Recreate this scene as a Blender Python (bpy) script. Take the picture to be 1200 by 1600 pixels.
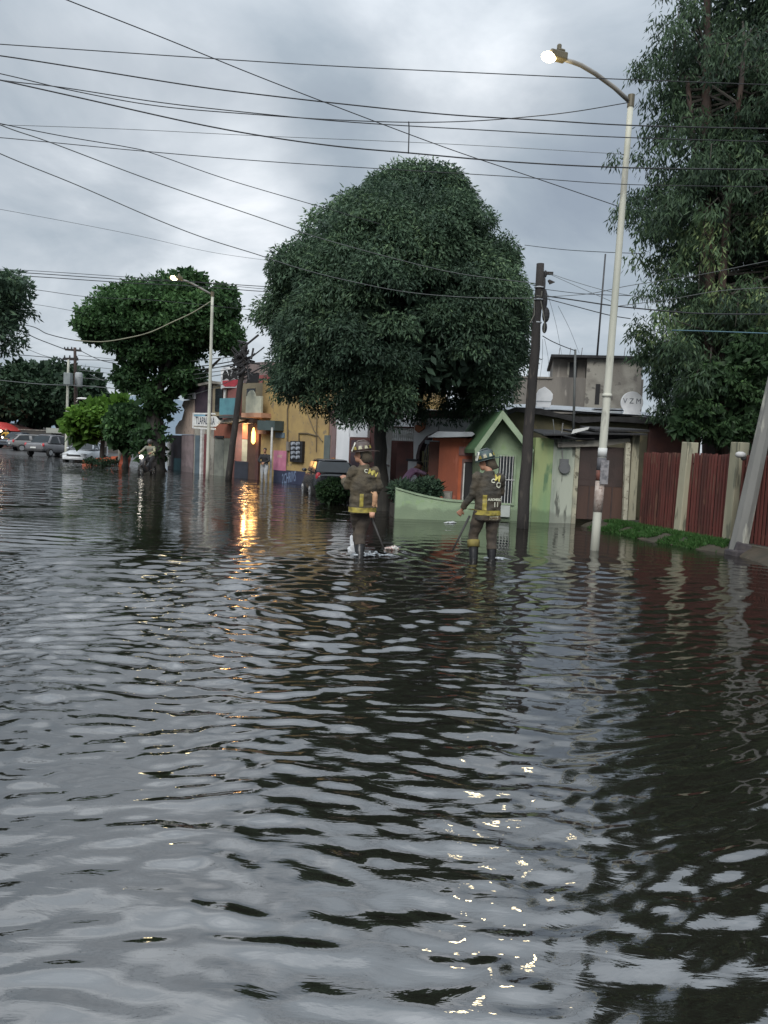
import bpy, math, random, numpy as np
from mathutils import Vector, Matrix, noise
from mathutils.bvhtree import BVHTree
R = math.radians
random.seed(7); RNG = np.random.default_rng(7)
for o in list(bpy.data.objects): bpy.data.objects.remove(o)
S = bpy.context.scene
C = S.collection

# ------------------------------------------------------------ camera
H_CAM, F_PX, PITCH, ROLL = 1.6, 1200.0, math.atan(96/1200.0), R(2.6)
_F = Vector((0, math.cos(PITCH), -math.sin(PITCH)))
_R0 = Vector((1, 0, 0)); _U0 = Vector((0, math.sin(PITCH), math.cos(PITCH)))
_R = _R0*math.cos(ROLL) + _U0*math.sin(ROLL); _U = _U0*math.cos(ROLL) - _R0*math.sin(ROLL)
cd = bpy.data.cameras.new('camera'); cam = bpy.data.objects.new('camera', cd); C.objects.link(cam)
cam.matrix_world = Matrix((( _R.x, _U.x, -_F.x, 0), (_R.y, _U.y, -_F.y, 0), (_R.z, _U.z, -_F.z, H_CAM), (0, 0, 0, 1)))
cd.sensor_fit = 'VERTICAL'; cd.sensor_height = 36.0; cd.sensor_width = 27.0; cd.lens = 36.0*F_PX/1600.0
cd.clip_start = 0.05; cd.clip_end = 3000
S.camera = cam

# ------------------------------------------------------------ sky, sun, exposure
SUN_EL, SUN_AZ = R(38), R(196)      # high behind the camera, veiled by cloud
w = bpy.data.worlds.new('World'); S.world = w; w.use_nodes = True
nt = w.node_tree; nt.nodes.clear()
def N(t, **k):
    n = nt.nodes.new(t)
    for a, b in k.items(): setattr(n, a, b)
    return n
def L(a, b): nt.links.new(a, b)
def math_(op, a, b=None, c=None, clamp=False):
    n = N('ShaderNodeMath', operation=op, use_clamp=clamp)
    for i, v in enumerate((a, b, c)):
        if v is None: continue
        if isinstance(v, (int, float)): n.inputs[i].default_value = v
        else: L(v, n.inputs[i])
    return n.outputs[0]
def mixc(fac, a, b):
    n = N('ShaderNodeMix', data_type='RGBA')
    for i, v in ((0, fac), (6, a), (7, b)):
        if isinstance(v, (int, float)): n.inputs[i].default_value = v
        elif isinstance(v, tuple): n.inputs[i].default_value = (*v, 1)
        else: L(v, n.inputs[i])
    return n.outputs[2]
out = N('ShaderNodeOutputWorld'); bg = N('ShaderNodeBackground'); L(bg.outputs[0], out.inputs[0])
sky = N('ShaderNodeTexSky', sky_type='NISHITA'); sky.sun_disc = False
sky.sun_elevation = SUN_EL; sky.sun_rotation = SUN_AZ
skyb = N('ShaderNodeVectorMath', operation='SCALE'); L(sky.outputs[0], skyb.inputs[0]); skyb.inputs[3].default_value = 0.08
tc = N('ShaderNodeTexCoord'); sep = N('ShaderNodeSeparateXYZ'); L(tc.outputs['Generated'], sep.inputs[0])
zz = math_('ADD', math_('MAXIMUM', sep.outputs[2], 0.0), 0.28)
cx = math_('DIVIDE', sep.outputs[0], zz); cy = math_('DIVIDE', sep.outputs[1], zz)
cmb = N('ShaderNodeCombineXYZ'); L(cx, cmb.inputs[0]); L(cy, cmb.inputs[1]); cmb.inputs[2].default_value = 3.7
def noise_(scale, detail, rough, dist=0.0, vec=None):
    n = N('ShaderNodeTexNoise'); n.inputs['Scale'].default_value = scale; n.inputs['Detail'].default_value = detail
    n.inputs['Roughness'].default_value = rough; n.inputs['Distortion'].default_value = dist
    L(vec or cmb.outputs[0], n.inputs['Vector']); return n.outputs['Fac']
n1 = noise_(1.5, 7, .55, .35); n2 = noise_(.6, 3, .5)
def blob(px, py, width):      # a brighter or darker bank of cloud in a fixed direction of the sky
    d = (_F + _R*((px-600)/F_PX) + _U*((800-py)/F_PX)).normalized()
    dp = N('ShaderNodeVectorMath', operation='DOT_PRODUCT'); L(tc.outputs['Generated'], dp.inputs[0]); dp.inputs[1].default_value = d
    k = math.cos(R(width))
    return math_('DIVIDE', math_('SUBTRACT', dp.outputs['Value'], k), 1-k, clamp=True)
val = math_('ADD', math_('MULTIPLY', math_('SUBTRACT', n1, .5), 1.7), math_('ADD', math_('MULTIPLY', math_('SUBTRACT', n2, .5), .9), .47))
for px, py, wd, amt in ((380, 285, 7, .30), (735, 185, 8, .28), (900, 130, 7, .12), (60, 330, 9, -.24), (290, 330, 6, -.1), (900, 330, 9, -.24), (250, 40, 12, -.12), (560, 250, 6, -.15), (330, 150, 8, .05),
                        (130, 160, 7, .1), (60, 400, 7, .12), (640, 40, 12, -.05), (900, 480, 7, .12), (130, 560, 7, .1), (960, 30, 7, -.05)):
    val = math_('ADD', val, math_('MULTIPLY', blob(px, py, wd), amt))
ramp = N('ShaderNodeValToRGB'); L(val, ramp.inputs[0])
cr = ramp.color_ramp
cr.elements[0].position = 0.0; cr.elements[0].color = (.215, .252, .30, 1)
cr.elements[1].position = 1.0; cr.elements[1].color = (.76, .775, .80, 1)
for p, c in ((.3, (.275, .318, .36)), (.52, (.375, .412, .45)), (.72, (.51, .545, .58))):
    e = cr.elements.new(p); e.color = (*c, 1)
zen = math_('MULTIPLY', math_('MAXIMUM', math_('SUBTRACT', sep.outputs[2], .40), 0), 2.5)
cl = N('ShaderNodeVectorMath', operation='SCALE'); L(ramp.outputs[0], cl.inputs[0]); L(math_('ADD', zen, 1.0), cl.inputs[3])
L(mixc(.93, skyb.outputs[0], cl.outputs[0]), bg.inputs[0]); bg.inputs[1].default_value = 1.0
sl = bpy.data.lights.new('sun', 'SUN'); sl.energy = 1.5; sl.angle = R(28); sl.color = (1, .97, .92)
so = bpy.data.objects.new('sun', sl); C.objects.link(so)
so.rotation_euler = (math.pi/2 - SUN_EL, 0, math.pi - SUN_AZ)
so.rotation_euler = Vector((math.sin(SUN_AZ)*math.cos(SUN_EL), math.cos(SUN_AZ)*math.cos(SUN_EL), math.sin(SUN_EL))).to_track_quat('Z', 'Y').to_euler()
vs = S.view_settings; vs.view_transform = 'Standard'; vs.look = 'None'; vs.exposure = 0.6; vs.gamma = 1; vs.use_curve_mapping = False
S.cycles.use_denoising = True
S.cycles.max_bounces = 6; S.cycles.diffuse_bounces = 3; S.cycles.glossy_bounces = 4; S.cycles.transparent_max_bounces = 8
S.cycles.caustics_reflective = False; S.cycles.caustics_refractive = False

# ------------------------------------------------------------ from a place in the photograph to a place in the world
def ray(px, py): return _F + _R*((px-600)/F_PX) + _U*((800-py)/F_PX)
def at(px, py, d):
    r = ray(px, py); return Vector((0, 0, H_CAM)) + r*(d/r.y)
def wat(px, py, z=0.0):
    r = ray(px, py); return Vector((0, 0, H_CAM)) + r*((z-H_CAM)/r.z)
GZ = -0.2     # the flooded ground

# ------------------------------------------------------------ mesh helper
class MB:
    def __init__(s): s.v = []; s.f = []; s.m = []
    def add(s, v, f, m=0):
        b = len(s.v); s.v += [tuple(x) for x in v]; s.f += [tuple(i+b for i in q) for q in f]; s.m += [m]*len(f); return s
    def box(s, a, b, m=0, M=None):
        x0, y0, z0 = a; x1, y1, z1 = b
        v = [Vector(p) for p in ((x0,y0,z0),(x1,y0,z0),(x1,y1,z0),(x0,y1,z0),(x0,y0,z1),(x1,y0,z1),(x1,y1,z1),(x0,y1,z1))]
        if M is not None: v = [M @ p for p in v]
        return s.add(v, [(0,3,2,1),(4,5,6,7),(0,1,5,4),(1,2,6,5),(2,3,7,6),(3,0,4,7)], m)
    def bar(s, p0, p1, w_, h_, m=0):
        p0, p1 = Vector(p0), Vector(p1); d = p1-p0
        q = d.to_track_quat('Z', 'Y').to_matrix().to_4x4()
        return s.box((-w_/2, -h_/2, 0), (w_/2, h_/2, d.length), m, Matrix.Translation(p0) @ q)
    def prism(s, poly, y0, y1, m=0):      # poly in (x, z), extruded along y
        n = len(poly); v = [(x, y0, z) for x, z in poly]+[(x, y1, z) for x, z in poly]
        return s.add(v, [tuple(range(n))[::1], tuple(range(2*n-1, n-1, -1))]+[(i, n+i, n+(i+1) % n, (i+1) % n) for i in range(n)], m)
    def tube(s, pts, rad, n=8, m=0, sq=None):
        pts = [Vector(p) for p in pts]
        if isinstance(rad, (int, float)): rad = [rad]*len(pts)
        b = len(s.v); up = None
        for i, p in enumerate(pts):
            t = (pts[min(i+1, len(pts)-1)]-pts[max(i-1, 0)]).normalized()
            if up is None:
                up = Vector((0, 0, 1)) if abs(t.z) < .9 else Vector((1, 0, 0))
            a = (up - t*up.dot(t)).normalized(); c = t.cross(a); up = a
            for k in range(n):
                an = 2*math.pi*k/n
                s.v.append(tuple(p + (a*math.cos(an)+c*math.sin(an))*rad[i]))
        for i in range(len(pts)-1):
            for k in range(n):
                s.f.append((b+i*n+k, b+i*n+(k+1) % n, b+(i+1)*n+(k+1) % n, b+(i+1)*n+k)); s.m.append(m)
        s.f.append(tuple(b+k for k in range(n))[::-1]); s.f.append(tuple(b+(len(pts)-1)*n+k for k in range(n))); s.m += [m, m]
        return s
    def rings(s, rs, n=20, m=0, caps=True, p=2.0):      # rs: (cx, cy, cz, rx, ry)
        b = len(s.v)
        for cx_, cy_, cz_, rx, ry in rs:
            for k in range(n):
                a = 2*math.pi*k/n; ca, sa = math.cos(a), math.sin(a)
                s.v.append((cx_+rx*math.copysign(abs(ca)**(2/p), ca), cy_+ry*math.copysign(abs(sa)**(2/p), sa), cz_))
        for i in range(len(rs)-1):
            for k in range(n):
                s.f.append((b+i*n+k, b+i*n+(k+1) % n, b+(i+1)*n+(k+1) % n, b+(i+1)*n+k)); s.m.append(m)
        if caps:
            s.f.append(tuple(b+k for k in range(n))[::-1]); s.f.append(tuple(b+(len(rs)-1)*n+k for k in range(n))); s.m += [m, m]
        return s
    def ell(s, c, r, n=12, k=8, m=0, M=None):
        v = []; f = []
        for i in range(1, k):
            th = math.pi*i/k
            for j in range(n):
                ph = 2*math.pi*j/n; v.append(Vector((r[0]*math.sin(th)*math.cos(ph), r[1]*math.sin(th)*math.sin(ph), r[2]*math.cos(th))))
        v += [Vector((0, 0, r[2])), Vector((0, 0, -r[2]))]; T = len(v)-2
        for i in range(k-2):
            for j in range(n): f.append((i*n+j, (i+1)*n+j, (i+1)*n+(j+1) % n, i*n+(j+1) % n))
        for j in range(n): f.append((T, j, (j+1) % n)); f.append((T+1, (k-2)*n+(j+1) % n, (k-2)*n+j))
        if M is not None: v = [M @ p for p in v]
        return s.add([p+Vector(c) for p in v], f, m)
    def disc(s, c, r, axis='y', t=.01, n=20, m=0):
        c = Vector(c)
        ax = {'x': Vector((1,0,0)), 'y': Vector((0,1,0)), 'z': Vector((0,0,1))}[axis] if isinstance(axis, str) else Vector(axis).normalized()
        return s.tube([c-ax*t/2, c+ax*t/2], r, n, m)
    def mesh(s, name):
        me = bpy.data.meshes.new(name); me.from_pydata(s.v, [], s.f); me.update(); return me
    def build(s, name, mats, parent=None, smooth=False, bevel=0, loc=None):
        me = s.mesh(name)
        for mt in (mats if isinstance(mats, (list, tuple)) else [mats]): me.materials.append(mt)
        if isinstance(mats, (list, tuple)): me.polygons.foreach_set('material_index', s.m)
        if smooth: me.polygons.foreach_set('use_smooth', [True]*len(me.polygons))
        o = bpy.data.objects.new(name, me); C.objects.link(o); o.parent = parent
        if loc is not None: o.location = loc
        if bevel:
            b = o.modifiers.new('bevel', 'BEVEL'); b.width = bevel; b.segments = 2; b.limit_method = 'ANGLE'; b.angle_limit = R(40)
        return o
def tag(o, label=None, cat=None, group=None, kind=None):
    for k, v in (('label', label), ('category', cat), ('group', group), ('kind', kind)):
        if v: o[k] = v
    return o
def thing(name, loc, rz=0, label=None, cat=None, group=None):
    o = bpy.data.objects.new(name, None); C.objects.link(o); o.location = loc; o.rotation_euler = (0, 0, rz); o.empty_display_size = .2
    return tag(o, label, cat, group)
def bake(o):      # replace the mesh by its evaluated shape
    dg = bpy.context.evaluated_depsgraph_get(); dg.update()
    me = bpy.data.meshes.new_from_object(o.evaluated_get(dg)); o.modifiers.clear()
    old = o.data; o.data = me; me.name = old.name; return o
def text_mesh(body, size, bold=0.0, spacing=1.0):
    cu = bpy.data.curves.new('lettering', 'FONT'); cu.body = body; cu.size = size; cu.offset = bold; cu.align_x = 'CENTER'; cu.align_y = 'CENTER'
    cu.space_character = spacing; cu.resolution_u = 2
    o = bpy.data.objects.new('lettering', cu); C.objects.link(o)
    dg = bpy.context.evaluated_depsgraph_get(); dg.update()
    me = bpy.data.meshes.new_from_object(o.evaluated_get(dg)); bpy.data.objects.remove(o)
    v = [tuple(x.co) for x in me.vertices]; f = [tuple(p.vertices) for p in me.polygons]
    return v, f

# ------------------------------------------------------------ materials
MATS = {}
def mat(name, col, rough=.8, col2=None, nscale=3.0, bump=.0, bscale=30.0, metal=0.0, streak=False, emit=None, emit_s=0, spec=.5, fac=(.42, .62), third=None, damp=None):
    if name in MATS: return MATS[name]
    m = bpy.data.materials.new(name); m.use_nodes = True; t = m.node_tree; P = t.nodes['Principled BSDF']
    P.inputs['Base Color'].default_value = (*col, 1); P.inputs['Roughness'].default_value = rough; P.inputs['Metallic'].default_value = metal
    P.inputs['Specular IOR Level'].default_value = spec
    tcn = t.nodes.new('ShaderNodeTexCoord'); mp = t.nodes.new('ShaderNodeMapping'); t.links.new(tcn.outputs['Object'], mp.inputs[0])
    if streak: mp.inputs['Scale'].default_value = (1, 1, .22)
    def nz(sc, det=5):
        n = t.nodes.new('ShaderNodeTexNoise'); n.inputs['Scale'].default_value = sc; n.inputs['Detail'].default_value = det; t.links.new(mp.outputs[0], n.inputs['Vector']); return n
    def mx(f_, a, b):
        n = t.nodes.new('ShaderNodeMix'); n.data_type = 'RGBA'; t.links.new(f_, n.inputs[0])
        for i, v in ((6, a), (7, b)):
            if isinstance(v, tuple): n.inputs[i].default_value = (*v, 1)
            else: t.links.new(v, n.inputs[i])
        return n.outputs[2]
    if col2 is None: col2 = tuple(c*.78 for c in col)
    r = t.nodes.new('ShaderNodeMapRange'); r.inputs[1].default_value = fac[0]; r.inputs[2].default_value = fac[1]; t.links.new(nz(nscale, 6).outputs['Fac'], r.inputs[0])
    c_ = mx(r.outputs[0], col, col2)
    if third:
        r2 = t.nodes.new('ShaderNodeMapRange'); r2.inputs[1].default_value = .58; r2.inputs[2].default_value = .64; t.links.new(nz(nscale*2.7, 8).outputs['Fac'], r2.inputs[0])
        c_ = mx(r2.outputs[0], c_, third)
    if damp:      # silt and damp line left by the flood, with a ragged edge
        sz = t.nodes.new('ShaderNodeSeparateXYZ'); t.links.new(tcn.outputs['Object'], sz.inputs[0])
        ad = t.nodes.new('ShaderNodeMath'); ad.operation = 'MULTIPLY_ADD'; t.links.new(nz(2.3, 6).outputs['Fac'], ad.inputs[0]); ad.inputs[1].default_value = -.75; t.links.new(sz.outputs[2], ad.inputs[2])
        r3 = t.nodes.new('ShaderNodeMapRange'); t.links.new(ad.outputs[0], r3.inputs[0]); r3.inputs[1].default_value = damp-.36; r3.inputs[2].default_value = damp-.26; r3.inputs[3].default_value = .62; r3.inputs[4].default_value = 0
        c_ = mx(r3.outputs[0], c_, tuple(x*.45+.012 for x in col))
    t.links.new(c_, P.inputs['Base Color'])
    if bump:
        b = t.nodes.new('ShaderNodeBump'); b.inputs['Strength'].default_value = bump; b.inputs['Distance'].default_value = .02
        t.links.new(nz(bscale).outputs['Fac'], b.inputs['Height']); t.links.new(b.outputs[0], P.inputs['Normal'])
    if emit: P.inputs['Emission Color'].default_value = (*emit, 1); P.inputs['Emission Strength'].default_value = emit_s
    MATS[name] = m; return m
def leaf_mat(name, c0, c1, c2=None, trans=.25, rough=.5):
    m = bpy.data.materials.new(name); m.use_nodes = True; t = m.node_tree; t.nodes.clear()
    o = t.nodes.new('ShaderNodeOutputMaterial'); P = t.nodes.new('ShaderNodeBsdfPrincipled'); T = t.nodes.new('ShaderNodeBsdfTranslucent'); X = t.nodes.new('ShaderNodeMixShader')
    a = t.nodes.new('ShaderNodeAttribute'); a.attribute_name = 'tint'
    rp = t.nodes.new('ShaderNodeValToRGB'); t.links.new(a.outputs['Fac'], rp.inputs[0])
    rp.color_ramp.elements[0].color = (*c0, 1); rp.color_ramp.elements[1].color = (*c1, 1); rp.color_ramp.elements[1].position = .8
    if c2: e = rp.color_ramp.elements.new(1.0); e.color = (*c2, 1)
    t.links.new(rp.outputs[0], P.inputs['Base Color']); t.links.new(rp.outputs[0], T.inputs[0]); P.inputs['Roughness'].default_value = rough
    P.inputs['Specular IOR Level'].default_value = .15
    X.inputs[0].default_value = trans; t.links.new(P.outputs[0], X.inputs[1]); t.links.new(T.outputs[0], X.inputs[2]); t.links.new(X.outputs[0], o.inputs[0])
    return m
# ------------------------------------------------------------ ground, road, water, hill
def grid_obj(name, X, Y, Z, m, smooth=True):
    ny, nx = X.shape; me = bpy.data.meshes.new(name)
    co = np.stack([X, Y, Z], -1).reshape(-1, 3).astype(np.float32)
    i = np.arange(ny*nx).reshape(ny, nx)
    q = np.stack([i[:-1, :-1], i[:-1, 1:], i[1:, 1:], i[1:, :-1]], -1).reshape(-1, 4).astype(np.int32)
    me.vertices.add(len(co)); me.vertices.foreach_set('co', co.ravel())
    me.loops.add(q.size); me.loops.foreach_set('vertex_index', q.ravel())
    me.polygons.add(len(q)); me.polygons.foreach_set('loop_start', np.arange(0, q.size, 4, dtype=np.int32))
    me.update(calc_edges=True); me.validate()
    me.polygons.foreach_set('use_smooth', np.full(len(me.polygons), smooth)); me.materials.append(m)
    o = bpy.data.objects.new(name, me); C.objects.link(o); return o
ys = np.concatenate([np.linspace(-30, 50, 41), np.linspace(51, 75, 25), np.array([90, 120, 200, 500, 1500])])
xs = np.concatenate([[-1500, -500, -200, -100], np.linspace(-60, 30, 46), [60, 120, 300, 800, 1500]])
GX, GY = np.meshgrid(xs, ys)
GZa = np.where(GY < 52, GZ, GZ + np.clip((GY-52)/14, 0, 1)*.42)
g_m = mat('wet_asphalt', (.045, .045, .048), .28, (.075, .073, .07), .6, .15, 60)
tag(grid_obj('ground', GX, GY, GZa, g_m), kind='structure')
# hill far beyond the street
hm = mat('hill_haze_blue', (.16, .21, .26), 1)  # blue of the distant mist put into the hill colour
a = np.linspace(-1, 1, 60); HX, HY = np.meshgrid(a*420-260, np.linspace(600, 760, 8))
HZ = 40*np.clip(np.sin((HY-600)/160*math.pi), 0, 1)*(.75+.25*np.sin(HX*.02)+.12*np.sin(HX*.061+1)) + .1
tag(grid_obj('hill', HX, HY, HZ, hm), kind='structure')

wm = bpy.data.materials.new('flood_water'); wm.use_nodes = True; t = wm.node_tree; P = t.nodes['Principled BSDF']
P.inputs['Base Color'].default_value = (.011, .010, .008, 1); P.inputs['Roughness'].default_value = .012; P.inputs['IOR'].default_value = 3.1
P.inputs['Specular IOR Level'].default_value = .5
tcn = t.nodes.new('ShaderNodeTexCoord'); geo = t.nodes.new('ShaderNodeNewGeometry')
def wn(scale, sx, sy, det, rot=0, dist=0.0):
    mp = t.nodes.new('ShaderNodeMapping'); mp.inputs['Scale'].default_value = (sx, sy, 1); mp.inputs['Rotation'].default_value = (0, 0, rot)
    t.links.new(tcn.outputs['Object'], mp.inputs[0])
    n = t.nodes.new('ShaderNodeTexNoise'); n.inputs['Scale'].default_value = scale; n.inputs['Detail'].default_value = det; n.inputs['Distortion'].default_value = dist
    t.links.new(mp.outputs[0], n.inputs['Vector']); return n.outputs['Fac']
patch = wn(.45, 1, 1, 2)
pr = t.nodes.new('ShaderNodeMapRange'); pr.inputs[1].default_value = .4; pr.inputs[2].default_value = .62; pr.inputs[3].default_value = .08; pr.inputs[4].default_value = .38; t.links.new(patch, pr.inputs[0])
b1 = t.nodes.new('ShaderNodeBump'); b1.inputs['Distance'].default_value = .017; t.links.new(wn(9, .45, 1.2, 4, .2, .6), b1.inputs['Height']); t.links.new(pr.outputs[0], b1.inputs['Strength'])
b2 = t.nodes.new('ShaderNodeBump'); b2.inputs['Distance'].default_value = .10; b2.inputs['Strength'].default_value = 1.0
t.links.new(wn(1.5, .7, 1.4, 2, -.15, .5), b2.inputs['Height']); 
far = t.nodes.new('ShaderNodeMapRange'); sp = t.nodes.new('ShaderNodeSeparateXYZ'); t.links.new(geo.outputs['Position'], sp.inputs[0]); t.links.new(sp.outputs[1], far.inputs[0])
far.inputs[1].default_value = 14; far.inputs[2].default_value = 26; far.inputs[3].default_value = 0.0; far.inputs[4].default_value = 1.0
t.links.new(far.outputs[0], b2.inputs['Strength'])
t.links.new(b1.outputs[0], b2.inputs['Normal']); t.links.new(b2.outputs[0], P.inputs['Normal'])
# one sheet; finer mesh close by, where single ripples can be seen
Yr = [-3.0]; 
while Yr[-1] < 26: Yr.append(Yr[-1] + max(.009, min(.5, (max(Yr[-1], 0)**2)/1500)))
Yr = np.array(Yr + list(np.linspace(27, 66, 40)))
U_ = np.concatenate([[-9, -5, -3, -2], np.linspace(-1.1, 1.1, 660), [2, 3, 5, 9]])
UU, WY = np.meshgrid(U_, Yr); WX = UU*(np.maximum(WY, 0)*.8+1.6)
rw = np.random.default_rng(11); WZ = np.zeros_like(WX)
sx_ = WX + .25*np.sin(WY*.7+1.3) + .12*np.sin(WX*1.1+WY*1.9); sy_ = WY + .22*np.sin(WX*.9+.5) + .10*np.sin(WX*2.3-WY*.8+2)
calm = .62+.38*np.tanh(2*(np.sin(WX*.55+WY*.31+.6)+np.sin(WX*-.33+WY*.62+2.1)))       # choppy and smooth reaches
near = np.clip((WY-2.4)/6.5, 0, 1)**.8
for i in range(100):
    lam = .105*(4.2**rw.random()); th = rw.normal(R(100), R(17)) if i % 4 else rw.uniform(0, math.pi)
    k = 2*math.pi/lam; sl_ = .0385 * (.75 if lam > .45 else 1) * rw.uniform(.6, 1.3)
    ph = rw.uniform(0, 6.28)
    amp = sl_/k
    g = (calm*.8+.2) if lam < .5 else 1.0
    g = g*(near*.60+.40) if lam < .33 else g*(near*.62+.38)
    # ripples finer than the mesh there can carry fade out
    dY = np.maximum(.009, WY**2/1500); g = g*np.clip((lam/dY-2.5)/3, 0, 1)
    WZ += amp*g*np.sin(k*(sx_*math.cos(th)+sy_*math.sin(th))+ph)
WZ *= np.clip((WY+1)/2, 0, 1)
# rings that spread from the wading legs
for (px, py) in ((563, 866), (762, 871)):
    q = wat(px, py); r = np.hypot(WX-q.x, WY-q.y)
    WZ += .012*np.sin(r*2*math.pi/.42)*np.exp(-r/1.6)*np.clip(r/.3, 0, 1)
WATER = grid_obj('water', WX, WY, WZ, wm); tag(WATER, kind='structure')
# ------------------------------------------------------------ trees
def leaf_mesh(name, cen, length, width, droop, tint, m, parent, rs, fold=.0, out=None):
    n = len(cen); L_ = length*rs.uniform(.7, 1.3, n); W_ = width*rs.uniform(.75, 1.25, n)
    d = rs.normal(size=(n, 3)); d /= np.linalg.norm(d, axis=1)[:, None]
    if out is not None: d = d*.8 + out*.7
    d[:, 2] -= droop; d /= np.linalg.norm(d, axis=1)[:, None]
    s_ = np.cross(d, rs.normal(size=(n, 3))); s_ /= np.linalg.norm(s_, axis=1)[:, None]
    b = cen; tip = b + d*L_[:, None]; mid = b + d*(L_*.45)[:, None]
    v = np.stack([b, mid+s_*(W_/2)[:, None], tip, mid-s_*(W_/2)[:, None]], 1).reshape(-1, 3).astype(np.float32)
    me = bpy.data.meshes.new(name); me.vertices.add(4*n); me.vertices.foreach_set('co', v.ravel())
    me.loops.add(4*n); me.loops.foreach_set('vertex_index', np.arange(4*n, dtype=np.int32))
    me.polygons.add(n); me.polygons.foreach_set('loop_start', np.arange(0, 4*n, 4, dtype=np.int32)); me.update(calc_edges=True)
    at_ = me.attributes.new('tint', 'FLOAT', 'FACE'); at_.data.foreach_set('value', np.clip(tint, 0, 1).astype(np.float32))
    me.materials.append(m); o = bpy.data.objects.new(name, me); C.objects.link(o); o.parent = parent; return o
def puff_leaves(puffs, per, rs, hollow=.55, base_t=None):
    """leaf positions in the shell of every puff (x,y,z,r,flat), with outward directions and a tint per puff"""
    P_, O_, T_ = [], [], []
    for i, (x, y, z, r, fl) in enumerate(puffs):
        k = max(4, int(per*(r**2)))
        d = rs.normal(size=(k, 3)); d /= np.linalg.norm(d, axis=1)[:, None]
        d[:, 2] = np.where(d[:, 2] < -.35, -d[:, 2]*rs.random(k), d[:, 2])
        rr = r*(hollow+(1.05-hollow)*rs.random(k)**.6)
        P_.append(np.array([x, y, z])+d*rr[:, None]*np.array([1, 1, fl])); O_.append(d)
        bt = rs.uniform(.15, .7) if base_t is None else base_t(i)
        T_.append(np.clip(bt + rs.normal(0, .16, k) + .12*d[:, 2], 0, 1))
    return np.concatenate(P_), np.concatenate(O_), np.concatenate(T_)
def trunk_mb(mb, p0, p1, r0, r1, rs, bend=.15, n=10, steps=8, flare=1.0):
    p0, p1 = Vector(p0), Vector(p1); pts = []; rad = []
    off = Vector((rs.normal(0, bend), rs.normal(0, bend), 0))
    for i in range(steps+1):
        t_ = i/steps; pts.append(p0.lerp(p1, t_) + off*math.sin(math.pi*t_) + Vector((rs.normal(0, .02), rs.normal(0, .02), 0)))
        rad.append((r0+(r1-r0)*t_)*(1+flare*.5*max(0, 1-t_*6))*rs.uniform(.94, 1.06))
    mb.tube(pts, rad, n); return pts
bark = mat('dark_bark', (.045, .041, .035), .9, (.018, .018, .017), 4, .8, 25, streak=True)
bark_red = mat('reddish_bark', (.07, .045, .035), .9, (.035, .028, .025), 3, .6, 20, streak=True)
LEAF_MAIN = leaf_mat('leaf_dense', (.036, .062, .045), (.080, .134, .080), (.13, .20, .105), .22)
LEAF_EUC = leaf_mat('leaf_eucalyptus', (.032, .054, .040), (.085, .140, .072), (.22, .29, .13), .25)
LEAF_FIC = leaf_mat('leaf_ficus', (.030, .066, .030), (.075, .155, .055), (.12, .22, .075), .25)
LEAF_FAR = leaf_mat('leaf_far', (.018, .035, .022), (.035, .065, .035), None, .15)
LEAF_LIME = leaf_mat('leaf_lime', (.05, .11, .02), (.14, .28, .045), (.26, .42, .08), .35)
LEAF_IVY = leaf_mat('leaf_ivy', (.022, .045, .022), (.055, .105, .04), (.12, .22, .07), .25)
twig = mat('twig', (.05, .045, .038), .9)

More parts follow.
